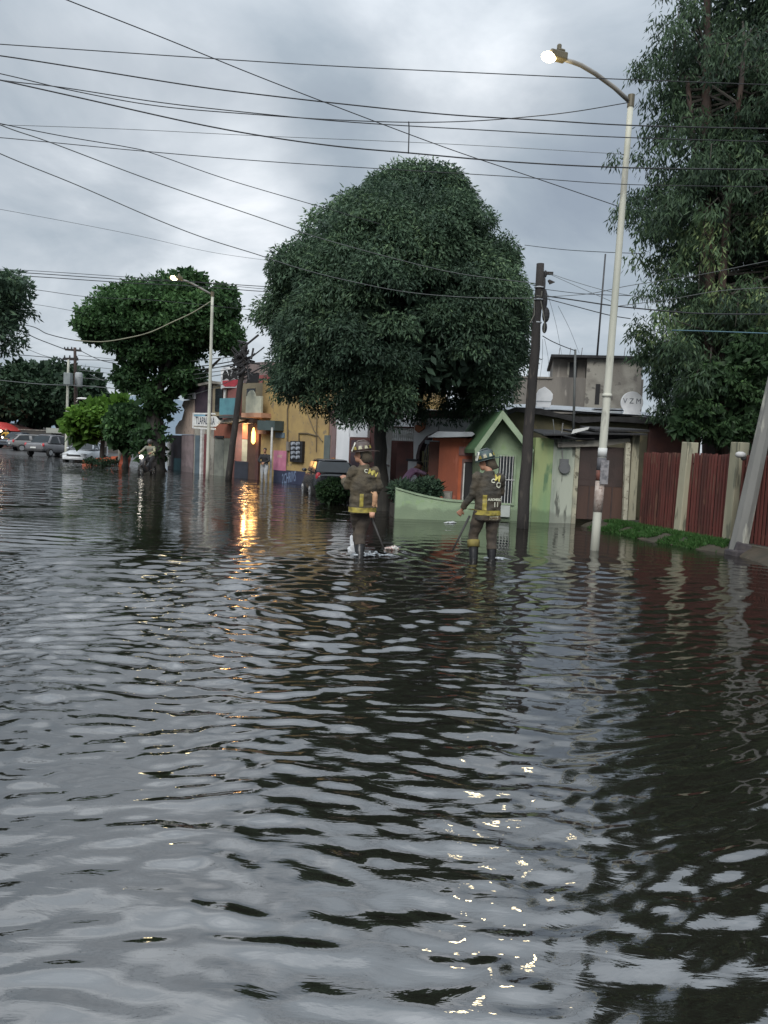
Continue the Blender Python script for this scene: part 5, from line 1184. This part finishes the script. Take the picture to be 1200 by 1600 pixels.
# taller firefighter: walking away to the left, left hand held up in front
FG_ = 'firefighters wading in the street'
b1_ = wat(563, 868, 0); b1_.z = GZ
T1, j1, M1, V1 = person('taller firefighter at left, hand held up, brown coat with yellow stripes, seen from behind', b1_, R(38),
    dict(lk=(.10, .22, .52), la=(.12, .18, .12), rk=(.02, .06, .50), ra=(-.07, -.10, .10), sh=.165, le=(-.19, .12, 1.18), lw=(-.10, .34, 1.25), re=(.225, -.07, 1.18), rw=(.20, .05, .94), lhd=(.25, .6, .4),
         hr=R(58), ht=R(-6), twist=R(-8), fat=.98, jk=1.14, head=(-.01, .06, 1.62)), dict(trousers=trou, boots=rub, jacket=coat), 'ff', boots=True, seedn=2, group=FG_, scale=1.06, skirt_z=.80)
helmet(T1, M1, hel_a, None, '', -4)
st = band_round(j1, .815, .885, (0, 0), 'hem_stripe', refl, j1)
A1 = R(-30)       # the side of the coat that faces the street
back_patch(j1, A1, -.035, .90, 1.08, .055, 'back_stripe', refl, j1)
for s_, (x, z, body, sz, m_, tl) in enumerate(((.015, 1.40, 'C', .075, letter_m, -.2), (.090, 1.385, 'M', .105, letter_y, -.35), (.155, 1.36, 'N', .10, letter_y, -.5))):
    back_patch(j1, A1, x, z, z, .1, 'lettering', m_, j1, letters=text_mesh(body, sz, .002), tilt=tl)
# gloves hanging from the coat pocket and a patch below the stripe
glove_m = mat('glove_leather', (.50, .30, .17), .7, (.40, .22, .13), 12)
s1 = Matrix.Rotation(A1, 3, 'Z') @ Vector((1, 0, 0)); d1 = Matrix.Rotation(A1, 3, 'Z') @ Vector((0, 1, 0))
g0 = s1*.150-d1*.185+Vector((0, 0, 1.06)); q = MB(); q.tube([g0+Vector((0, 0, .06)), g0, g0-Vector((0, 0, .07)), g0-Vector((0, 0, .13))], [.022, .040, .036, .02], 10)
for k, dx in enumerate((-.025, -.008, .010, .026)): q.tube([g0+s1*dx-Vector((0, 0, .08)), g0+s1*dx*1.3-Vector((0, 0, .15+.012*(k % 2)))], [.011, .007], 6)
q.tube([g0+s1*-.03+Vector((0, 0, .03)), g0+s1*-.06+Vector((0, 0, .055))], [.012, .008], 6)
gl = remesh(q, 'glove', glove_m, None, .006, 3)
w0 = T1.matrix_basis if False else (Matrix.Translation(T1.location) @ Matrix.Rotation(T1.rotation_euler.z, 4, 'Z') @ Matrix.Scale(1.06, 4)); gl.matrix_world = w0
tag(gl, 'tan leather glove hanging from the coat of the taller firefighter', 'glove')
q = MB(); c = s1*.12-d1*.185+Vector((0, 0, .80)); q.tube([c+Vector((0, 0, .03)), c-Vector((0, 0, .045))], [.04, .035], 10); q.build('pocket_patch', mat('patch_salmon', (.55, .30, .20), .7), j1, True)
# probing sticks
stick_m = mat('stick_dark', (.03, .028, .026), .6)
def stick(p0, p1, d0, d1_, lab):
    a, b = at(*p0, d0), at(*p1, d1_); o = MB().tube([(0, 0, 0), b-a], [.018, .014], 8).build('probing_stick', stick_m, None, True, loc=a); tag(o, lab, 'stick', 'probing sticks of the firefighters')
D1 = b1_.y; stick((577, 800), (600, 858), D1-.05, D1-.35, 'dark stick held by the taller firefighter, slanting down to the right')
# shorter firefighter
b2_ = wat(757, 873, 0); b2_.z = GZ; D2 = b2_.y
T2, j2, M2, V2 = person('shorter firefighter at right leaning on a stick, dark coat with pale lettering, seen from behind', b2_, R(22),
    dict(lk=(-.12, .16, .52), la=(-.14, .06, .10), rk=(.11, .02, .50), ra=(.10, -.05, .09), sh=.168, le=(-.235, .04, 1.14), lw=(-.31, .20, .90), re=(.25, .06, 1.19), rw=(.19, .28, 1.17), rhd=(-.5, .8, .1),
         hr=R(74), ht=R(-12), twist=R(-6), fat=.98, jk=1.14, head=(-.02, .08, 1.60), lf=R(15)), dict(trousers=trou, boots=rub, jacket=coat2), 'ff', boots=True, seedn=9, group=FG_, scale=1.05, skirt_z=.76)
helmet(T2, M2, hel_b, None, '', -6)
band_round(j2, .845, .915, (0, 0), 'hem_stripe', refl, j2)
A2 = R(-15)
back_patch(j2, A2, -.085, .92, 1.14, .062, 'back_stripe', refl, j2)
for (x, z, body, sz, m_, tl) in ((.03, 1.345, 'C', .08, letter_m, 0), (.105, 1.385, 'M', .125, letter_y, -.25), (.125, 1.285, 'O', .12, letter_m, -.2)):
    back_patch(j2, A2, x, z, z, .1, 'lettering', m_, j2, letters=text_mesh(body, sz, .004), tilt=tl)
back_patch(j2, A2, .075, 1.075, 1.075, .1, 'lettering', letter_m, j2, letters=text_mesh('A.ROMERO', .050, .0025, .9))
back_patch(j2, A2, .095, 1.0, 1.0, .1, 'lettering', letter_m, j2, letters=text_mesh('11', .095, .003))
nm = back_patch(j2, A2, .072, .785, .830, .150, 'name_patch', refl_p, j2)
back_patch(nm, A2, .072, .807, .807, .1, 'lettering', mat('letter_brown', (.12, .07, .03), .7), nm, letters=text_mesh('ROMERO', .042, .002))
stick((734, 806), (706, 862), D2-.15, D2-.3, 'dark stick held by the shorter firefighter, slanting down to the left')
# yellow cuffs above the boots of the shorter one
for nm_, a, b in (('leg_stripe', V2['lk'], V2['la']),):
    d = (b-a); MB().tube([a+d*.16, a+d*.40], [.094, .092], 16).build(nm_, mat('cuff_olive', (.22, .18, .05), .8, (.15, .12, .04), 8), T2, True)
# splash, foam and litter round the wading boots
foam = mat('foam_white', (.42, .45, .48), .3, (.22, .25, .28), 14)
rsf = random.Random(12)
def foam_thing(px, py, w_, h_, lab, n=26, m_=foam, cat='splash', name='splash'):
    c = wat(px, py); mb = MB()
    for _ in range(n):
        x, y = rsf.gauss(0, w_*.45), rsf.gauss(0, w_*.35); z = abs(rsf.gauss(0, h_*.5))*math.exp(-abs(x)/w_); r_ = rsf.uniform(.005, .018)
        mb.ell((x, y, .01+z), (r_*1.6, r_*1.3, r_*.7), 7, 5)
    for _ in range(6):
        x0, y0 = rsf.uniform(-w_, w_), rsf.uniform(-w_*.6, w_*.6); mb.tube([(x0-.10, y0, .012), (x0, y0+rsf.uniform(-.03, .03), .026), (x0+.12, y0, .012)], [.003, .014, .003], 6)
    o = mb.build(name, m_, None, True, loc=(c.x, c.y, .0)); tag(o, lab, cat, None)
foam_thing(585, 868, .26, .045, 'white foam and ripples trailing right of the taller firefighter boots', 46)
foam_thing(566, 869, .09, .07, 'small splash close around the boot of the taller firefighter', 22)
foam_thing(778, 874, .15, .015, 'thin white foam at the boots of the shorter firefighter', 10)
def bag(px, py, w_, h_, m_, lab, seed, name='plastic_bag', cat='bag'):
    c = wat(px, py); mb = MB(); mb.ell((0, 0, h_*.35), (w_, w_*.55, h_*.65), 26, 18)
    for i, p in enumerate(mb.v):
        q_ = Vector(p); k = 1+.42*noise.noise(q_*14+Vector((seed, 0, 0)))+.2*noise.noise(q_*33); mb.v[i] = (p[0]*k*(1-.55*max(0, p[2])/h_)+.35*w_*max(0, p[2])/h_, p[1]*k, p[2]*k)
    o = mb.build(name, m_, None, False, loc=(c.x, c.y, 0)); tag(o, lab, cat)
plas = mat('plastic_white', (.62, .64, .66), .3, (.45, .47, .50), 9)
bag(551, 862, .085, .30, plas, 'white plastic bag washed up against the boot of the taller firefighter', 3)
bag(610, 858, .13, .06, mat('litter_pink', (.55, .42, .36), .5, (.62, .62, .58), 14, third=(.45, .12, .10)), 'pale crumpled wrapper floating right of the taller firefighter', 8, 'wrapper', 'litter')
bag(703, 817, .15, .035, plas, 'pale litter floating in front of the green planter', 5, 'wrapper', 'litter')

# bystanders
blk = mat('cloth_black', (.014, .014, .017), .8); jean = mat('cloth_jeans', (.05, .07, .11), .8, (.03, .04, .07), 6); pinkc = mat('cloth_pink', (.55, .30, .48), .8, (.62, .42, .58), 5)
whitec = mat('cloth_white', (.6, .6, .58), .8); greyc = mat('cloth_grey', (.3, .3, .3), .8)
c = at(413, 745, 33.0)
P_, j_, M_, V_ = person('person in a black jacket and light trousers leaning at the white shop doorway', Vector((c.x, c.y, -.12)), R(170), dict(le=(-.25, .15, 1.15), lw=(-.05, .25, 1.05), re=(.25, .15, 1.15), rw=(.05, .25, 1.02), lk=(-.14, .22, .52), la=(-.14, .12, .1), rk=(.1, .05, .5)),
    dict(trousers=mat('cloth_pale', (.32, .33, .34), .8), boots=blk, jacket=blk), 'c', jacket=False, vox=.02, seedn=4, scale=.92)
q = MB(); q.ell((0, -.012, .045), (.082, .10, .085), 14, 10); q.v = [tuple(M_ @ Vector(p)) for p in q.v]; q.build('hair', hair_m, P_, True)
c = at(632, 770, 21.5)
P_, j_, M_, V_ = person('person in a pink top and dark cap bending behind the green planter', Vector((c.x, c.y, -.12)), R(-70), dict(waist=(0, .06, 1.08), chest=(0, .20, 1.24), neck=(0, .33, 1.36), head=(0, .44, 1.45), ht=R(-25), le=(-.2, .50, 1.15), lw=(-.2, .72, 1.12), re=(.22, .55, 1.22), rw=(.22, .82, 1.25), sleeve=0),
    dict(trousers=jean, boots=blk, jacket=pinkc), 'c', jacket=False, vox=.016, seedn=6, scale=.93)
q = MB(); q.ell((0, -.01, .055), (.088, .108, .075), 14, 10); q.ell((0, .12, .045), (.06, .07, .012), 12, 6); q.v = [tuple(M_ @ Vector(p)) for p in q.v]; q.build('cap', hair_m, P_, True)
# moped with its rider
def moped(px, py, d, rz, lab, glow=True, glow_s=6):
    c = at(px, py, d); T = thing('moped', Vector((c.x, c.y, .30-.42)), rz, lab, 'moped'); k = MB()
    tyre = mat('tyre', (.015, .015, .015), .8)
    for y in (-.62, .62):
        w_ = MB(); n = 20; ring = []
        for a in range(n+1): ring.append((0, y+.24*math.cos(2*math.pi*a/n), .3+.24*math.sin(2*math.pi*a/n)))
        w_.tube(ring, .055, 8); W_ = w_.build('wheel', tyre, T, True)
        h = MB(); h.tube([(-.05, y, .3), (.05, y, .3)], .05, 10)
        for a in range(5): h.bar((0, y, .3), (0, y+.2*math.cos(a*1.257), .3+.2*math.sin(a*1.257)), .02, .025)
        h.build('rim', greyc, W_)
    body_m = mat('moped_paint', (.05, .05, .055), .35); b = MB()
    b.tube([(0, -.75, .62), (0, -.45, .60), (0, -.2, .45), (0, .25, .32), (0, .45, .55), (0, .5, .85)], [.10, .17, .15, .12, .14, .12], 10); b.build('body', body_m, T, True)
    MB().rings([(0, -.38, .74, .14, .32), (0, -.38, .80, .13, .30)], 16).build('seat', blk, T, True)
    MB().tube([(0, .62, .3), (0, .5, .9), (0, .47, 1.02)], .03, 8).build('fork', greyc, T, True)
    MB().tube([(-.32, .38, 1.05), (-.12, .46, 1.03), (.12, .46, 1.03), (.32, .38, 1.05)], .016, 6).build('handlebar', blk, T, True)
    MB().ell((0, .62, .93), (.085, .05, .085), 14, 8).build('headlight', mat('head_glow', (1, 1, .95), .5, emit=(1, .93, .80), emit_s=glow_s), T, True)
    return T
rz = R(172)
mp1 = moped(230, 728, 35.5, rz, 'dark moped with its headlight on beside the ficus trunk'); ml = mp1.location
rd = dict(pel=(0, -.38, .93), waist=(0, -.36, 1.08), chest=(0, -.30, 1.28), neck=(0, -.25, 1.46), head=(0, -.22, 1.60), lk=(-.18, .02, .72), la=(-.17, -.02, .34), rk=(.18, .02, .72), ra=(.17, -.02, .34), le=(-.30, -.08, 1.2), lw=(-.28, .22, 1.12), re=(.30, -.08, 1.2), rw=(.28, .22, 1.12))
P_, j_, M_, V_ = person('rider in a pale yellow vest and dark helmet sitting on the moped', Vector(ml), rz, rd, dict(trousers=blk, boots=blk, jacket=mat('vest_pale', (.30, .29, .18), .7, (.15, .15, .14), 4)), 'c', jacket=False, vox=.02, seedn=7)
q = MB(); q.ell((0, -.01, .03), (.125, .145, .135), 16, 12); q.v = [tuple(M_ @ Vector(p)) for p in q.v]; q.build('helmet', mat('helmet_white_black', (.05, .05, .05), .3), P_, True)
mp2 = moped(8, 694, 74, R(185), 'far moped with a yellow light under the red awning', glow_s=6); mp2.location.z = .28
P_, j_, M_, V_ = person('far rider in yellow waterproofs on the moped under the red awning', Vector(mp2.location), R(185), rd, dict(trousers=mat('cloth_yellow', (.55, .33, .05), .7), boots=blk, jacket=mat('cloth_yellow', (.55, .33, .05), .7)), 'c', jacket=False, vox=.03, seedn=7)
q = MB(); q.ell((0, -.01, .03), (.125, .145, .135), 14, 10); q.v = [tuple(M_ @ Vector(p)) for p in q.v]; q.build('helmet', mat('helmet_red', (.5, .2, .15), .4), P_, True)
# ------------------------------------------------------------ cars (own frame: x right, y ahead, z up, ground at 0)
tyre_m = mat('tyre', (.015, .015, .015), .8); rim_m = mat('rim_silver', (.40, .41, .42), .35, metal=.6); cglass = mat('car_glass', (.02, .026, .03), .12, spec=.35)
red_l = mat('tail_red', (.45, .03, .04), .3, (.4, .02, .03), 5); white_l = mat('lens_clear', (.55, .57, .58), .2)
def car(lab, loc, rz, paint, L_=4.1, W_=1.7, H_=1.48, style='hatch', glow=None):
    T = thing('parked_car', loc, rz, lab, 'car', 'cars along the flooded street'); hl, hw = L_/2, W_/2
    if style == 'hatch': st = [(-hl, .62, .86), (-hl+.10, .45, .98), (-hl+.5, .30, 1.02), (-.5, .26, .98), (.6, .26, .95), (hl-1.05, .26, .93), (hl-.4, .28, .80), (hl-.08, .34, .66), (hl, .42, .58)]
    elif style == 'sedan': st = [(-hl, .55, .88), (-hl+.12, .38, .99), (-hl+.7, .30, 1.0), (-.5, .26, .96), (.6, .26, .93), (hl-1.15, .26, .90), (hl-.4, .28, .78), (hl-.08, .34, .66), (hl, .42, .58)]
    else: st = [(-hl, .5, 1.02), (-hl+.05, .40, 1.08), (-hl+.6, .34, 1.08), (-.5, .30, 1.06), (.6, .30, 1.05), (hl-1.1, .30, 1.04), (hl-.4, .32, .95), (hl-.08, .36, .84), (hl, .46, .74)]
    n = 16; v = []; f = []
    for i, (y, z0, z1) in enumerate(st):
        nar = 1-.16*abs(y/hl)**5
        for x, t_ in ((-.86, 0), (-.98, .22), (-1, .55), (-.97, .85), (-.90, .97), (-.6, 1.0), (-.2, 1.02), (.2, 1.02), (.6, 1.0), (.90, .97), (.97, .85), (1, .55), (.98, .22), (.86, 0), (.4, -.02), (-.4, -.02)):
            v.append((x*hw*nar, y, z0+(z1-z0)*t_))
    for i in range(len(st)-1):
        for k in range(n): f.append((i*n+k, (i+1)*n+k, (i+1)*n+(k+1) % n, i*n+(k+1) % n))
    f += [tuple(range(n)), tuple((len(st)-1)*n+k for k in range(n))[::-1]]
    body = MB().add(v, f).build('body', paint, T, True, bevel=.0)
    sb = body.modifiers.new('sub', 'SUBSURF'); sb.levels = 1; sb.render_levels = 2
    # cabin
    zb = .95 if style != 'suv' else 1.05
    if style == 'hatch': yb0, yb1, yt0, yt1 = -hl+.06, hl-1.15, -hl+.55, .35
    elif style == 'sedan': yb0, yb1, yt0, yt1 = -hl+.55, hl-1.2, -hl+1.15, .3
    else: yb0, yb1, yt0, yt1 = -hl+.06, hl-1.1, -hl+.35, .5
    bw, tw_ = hw*.93, hw*.72
    def P(a, b, t_): return a+(b-a)*t_
    def q(x, y_, t_): yy = P(yb0, yt0, t_) if y_ == 0 else P(yb1, yt1, t_); return (x*P(bw, tw_, t_), yy, P(zb, H_-.03, t_))
    core = MB(); core.add([q(-1, 0, 0), q(1, 0, 0), q(1, 1, 0), q(-1, 1, 0), q(-1, 0, 1), q(1, 0, 1), q(1, 1, 1), q(-1, 1, 1)], [(0,3,2,1),(4,5,6,7),(0,1,5,4),(1,2,6,5),(2,3,7,6),(3,0,4,7)])
    core.build('cabin', paint, T, True, bevel=.12)
    rf = MB(); rf.rings([(0, (yt0+yt1)/2, H_-.04, tw_*1.0, (yt1-yt0)/2+.02), (0, (yt0+yt1)/2, H_-.01, tw_*.96, (yt1-yt0)/2), (0, (yt0+yt1)/2, H_+.02, tw_*.75, (yt1-yt0)/2*.85)], 24, 0, True, 5); rf.build('roof', paint, T, True)
    def pane(name, quad, out_):
        c = sum((Vector(p) for p in quad), Vector())/4; vs_ = [Vector(p)*1 for p in quad]; nrm = (vs_[1]-vs_[0]).cross(vs_[2]-vs_[0]).normalized()
        if nrm.dot(Vector(out_)) < 0: nrm = -nrm
        ins = [c+(p-c)*.88+nrm*.012 for p in vs_]; return MB().add(ins+[p-nrm*.01 for p in ins], [(0, 1, 2, 3), (7, 6, 5, 4)]+[(i, 4+i, 4+(i+1) % 4, (i+1) % 4) for i in range(4)]).build(name, cglass, T)
    pane('rear_window', [q(-1, 0, .08), q(1, 0, .08), q(1, 0, .96), q(-1, 0, .96)], (0, -1, .3)); pane('windscreen', [q(-1, 1, .03), q(1, 1, .03), q(1, 1, .96), q(-1, 1, .96)], (0, 1, .3))
    for s_ in (-1, 1):
        for a, b in ((.04, .46), (.50, .96)):
            def m_(t0, t_): yy = P(P(yb0, yt0, t_), P(yb1, yt1, t_), t0); return (s_*P(bw, tw_, t_), yy, P(zb, H_-.03, t_))
            pane('side_window', [m_(a, .06), m_(b, .06), m_(b, .93), m_(a, .93)], (s_, 0, .2))
    for sx in (-1, 1):
        for y in (-hl+.75, hl-.8):
            r_ = .31; x = sx*(hw-.09)
            w_ = MB(); w_.tube([(x-.10, y, r_), (x-.08, y, r_), (x+.08, y, r_), (x+.10, y, r_)], [r_*.9, r_, r_, r_*.9], 22); W__ = w_.build('wheel', tyre_m, T, False)
            rm = MB(); rm.disc((x+sx*.10, y, r_), r_*.62, 'x', .02, 18)
            for k in range(5): a = k*1.257; rm.bar((x+sx*.112, y, r_), (x+sx*.112, y+r_*.58*math.cos(a), r_+r_*.58*math.sin(a)), .05, .02)
            rm.build('rim', rim_m, W__)
    for sx in (-1, 1):
        z = .84 if style != 'suv' else .95
        tl = MB(); tl.ell((sx*(hw-.17), -hl+.13, z+.02), (.10, .08, .14), 14, 10); tl.build('tail_light', red_l, T, True)
        h_ = MB(); h_.ell((sx*(hw-.30), hl-.16, .68 if style != 'suv' else .82), (.20, .13, .075), 14, 10); h_.build('headlight', white_l, T, True)
        mr = MB(); mr.ell((sx*(hw+.06), yb1-.28, zb+.07), (.09, .06, .065), 10, 8); mr.build('wing_mirror', paint, T, True)
    pt = MB(); pt.box((-.24, -hl-.035, .60), (.24, -hl-.005, .72)); pt.build('number_plate', white_p, T)
    bp = MB(); bp.box((-hw*.86, -hl-.03, .40), (hw*.86, -hl+.08, .56)); bp.box((-hw*.84, hl-.06, .34), (hw*.84, hl+.035, .48)); 
    MB().box((-hw*.86, -hl-.03, .40), (hw*.86, -hl+.08, .56)).build('rear_bumper', mat('bumper_dark', (.03, .03, .032), .6), T, bevel=.03)
    MB().box((-hw*.80, hl-.10, .34), (hw*.80, hl+.03, .50)).build('front_bumper', paint, T, bevel=.03)
    MB().box((-.42, hl+.0, .56), (.42, hl+.028, .66)).build('grille', MATS['bumper_dark'], T, bevel=.01)
    return T
def carpaint(name, c): return mat(name, c, .25, tuple(x*.85 for x in c), 3, spec=.6)
p = at(510, 768, 26.8); car('charcoal hatchback with a red tail light parked before the yellow building', Vector((p.x, p.y+.4, -.22)), R(14), carpaint('paint_charcoal', (.018, .020, .024)), 3.3, 1.5, 1.42, 'hatch')
p = at(134, 722, 50); car('white sedan facing the camera under the lime green tree', Vector((p.x, p.y, -.18)), R(182), carpaint('paint_white', (.60, .63, .66)), 4.3, 1.72, 1.46, 'sedan')
p = at(84, 715, 59); car('silver roofed dark car with pinkish tail seen from behind, beside the slim pale pole', Vector((p.x, p.y, .0)), R(-14), carpaint('paint_silver', (.15, .15, .16)), 4.6, 1.85, 1.62, 'sedan')
p = at(56, 708, 66); car('pale grey car half hidden behind the silver roofed car', Vector((p.x, p.y, .12)), R(-50), carpaint('paint_pale', (.20, .20, .20)), 4.2, 1.7, 1.45, 'hatch')
p = at(27, 703, 72); car('dark blue grey car under the edge of the red awning', Vector((p.x, p.y, .22)), R(170), carpaint('paint_dark_blue', (.05, .06, .075)), 4.3, 1.75, 1.5, 'sedan')
# ------------------------------------------------------------ things along the far left
tarp_m = mat('tarp_orange', (.42, .09, .035), .6, (.32, .06, .03), 5, .3, 12)
c = at(158, 722, 46.5); T = thing('tarpaulin', Vector((c.x, c.y, -.1)), 0, 'orange red tarpaulin draped over a low heap right of the white sedan', 'tarpaulin')
mb = MB(); nx, ny = 22, 8; v = []
for b in range(ny+1):
    for a in range(nx+1):
        x = -.95+2.0*a/nx; y = -.6+1.2*b/ny; z = .25+.42*(a/nx)**.8*(1-.5*abs(y))+.10*noise.noise(Vector((x*3, y*3, 1))); v.append((x, y, z if 0 < b < ny else z-.35))
vt = v+[(x, y, z-.02) for x, y, z in v]; n1_ = (nx+1)*(ny+1)
f = [(b*(nx+1)+a, b*(nx+1)+a+1, (b+1)*(nx+1)+a+1, (b+1)*(nx+1)+a) for b in range(ny) for a in range(nx)]
MB().add(vt, f+[tuple(n1_+i for i in reversed(q)) for q in f]).build('sheet', tarp_m, T, True)
mass('brush_heap', 'low dark heap of brushwood in the water below the orange tarpaulin', 'heap', [(160, 724, 30, 9, .7, 5, 40)], 44.5, .16, .06, 900, LEAF_FAR, 71, droop=0)
c = at(192, 722, 44.5); T = thing('barrel', Vector((c.x, c.y, -.2)), 0, 'leaning orange plastic drum between the brush heap and the moped', 'barrel')
mb = MB(); M = Matrix.Rotation(R(14), 4, 'Y'); mb.rings([(0, 0, 0, .26, .26), (0, 0, .04, .29, .29), (0, 0, .3, .29, .29), (0, 0, .33, .31, .31), (0, 0, .36, .29, .29), (0, 0, .64, .29, .29), (0, 0, .67, .31, .31), (0, 0, .70, .29, .29), (0, 0, .95, .27, .27)], 20); mb.v = [tuple(M @ Vector(p_)) for p_ in mb.v]; mb.build('shell', tarp_m, T, True)
q = MB(); q.tube([M @ Vector((0, 0, .95)), M @ Vector((0, 0, .985))], .24, 18); q.build('lid', mat('lid_dark', (.05, .03, .02), .6), T)
thinpole('short pale post standing by the orange drum', 187, 724, 188, 686, 45.5, .12, conc_lt, 'post', 'post', zb=GZ)
c = at(164, 712, 49); T = thing('electric_box', Vector((c.x, c.y, 0)), 0, 'small pale box on a dark stand behind the orange tarpaulin', 'box'); 
MB().box((-.16, -.12, .55), (.16, .12, 1.05)).build('housing', white_w, T, bevel=.015); MB().box((-.04, -.04, -.2), (.04, .04, .55)).build('stand', wood, T); MB().box((-.12, -.13, .6), (.12, -.121, 1.0)).build('door', conc_lt, T)
# red awning stall
c = at(6, 704, 80); T = thing('market_stall', Vector((c.x, c.y, .22)), 0, 'stall with a bright red awning at the far left edge', 'stall')
ra = mat('awning_red', (.62, .08, .07), .6, (.52, .06, .06), 4)
MB().prism([(-3.2, 1.75), (1.2, 1.75), (1.35, 1.65), (.3, 2.25), (-.4, 2.5), (-3.2, 2.7)], -1.4, 1.4).build('awning', ra, T)
for x in (-3, 1.0):
    for y in (-1.2, 1.2): MB().tube([(x, y, 0), (x, y, 1.75)], .035, 6).build('post', galv, T)
MB().box((-2.8, .2, 0), (.6, .9, .9)).build('counter', brownred, T)
MB().ell((.2, -1.1, 1.6), (.16, .12, .12), 10, 8).build('lamp_bulb', mat('stall_glow', (1, .8, .6), .5, emit=(1, .75, .5), emit_s=5), T, True)
c = at(55, 704, 84); T = thing('market_stall', Vector((c.x, c.y, .22)), 0, 'dark brown roofed stall right of the red awning', 'stall')
MB().prism([(-2.4, 1.9), (1.6, 1.6), (1.6, 1.75), (-2.4, 2.5)], -1.4, 1.4).build('roof', mat('awning_brown', (.10, .05, .045), .7), T)
for x in (-2.2, 1.4): MB().tube([(x, -1.2, 0), (x, -1.2, 1.9)], .05, 6).build('post', white_p, T)
MB().box((-2.2, .5, 0), (1.4, .9, 1.2)).build('counter', conc, T)
F = Frame((32, 703), 92, (55, 704), 92, z0=.2)
G = F.thing('distant_house', 'tiny yellow fronted house under the dark far trees', 'house')
F.slab('wall', yellow, 33, 655, 46, 690, 0, -5, floor=True); F.slab('window', glass_dk, 37, 663, 42, 671, .06, .01); F.slab('pillar', conc_lt, 44, 654, 47, 690, .2, 0, floor=True); F.slab('side_wall', conc, 47.5, 666, 60, 690, -.5, -4, floor=True)
F = Frame((70, 703), 78, (104, 704), 78, z0=.2)
G = F.thing('bus_shelter', 'long pale grey roofed shelter behind the silver roofed car', 'shelter')
F.slab('roof', mat('shelter_grey', (.30, .31, .28), .7), 72, 669, 104, 677, 1.2, -1.2); F.slab('back_wall', mat('shelter_dark', (.06, .05, .045), .8), 74, 678, 103, 704, -1, -1.2, floor=True)
for x in (79, 100): u, z = F.px(x, 677, .8); MB().tube([(u, -.8, 0), (u, -.8, z)], .07, 8).build('post', galv, G)
thinpole('small dark bollard standing in the water near the far cars', 49.5, 716, 49.5, 699, 58, .07, tar, 'bollard', 'bollard', zb=-.1)
# low wall and houses hidden under the far trees close the street
F = Frame((-160, 704), 95, (230, 712), 70, z0=.1)
G = F.thing('boundary_wall', 'dark low wall running under the far trees', 'wall'); F.slab('wall', mat('wall_dark', (.06, .055, .05), .9, (.04, .04, .04), .5), -160, 672, 230, 706, 0, -.3, floor=True)
MB().box((F.px(-160, 670)[0], -.06, F.px(30, 672)[1]+.01), (F.px(230, 670)[0], .36, F.px(30, 672)[1]+.12)).build('coping', conc, G)
# ------------------------------------------------------------ closing off gaps seen behind the houses
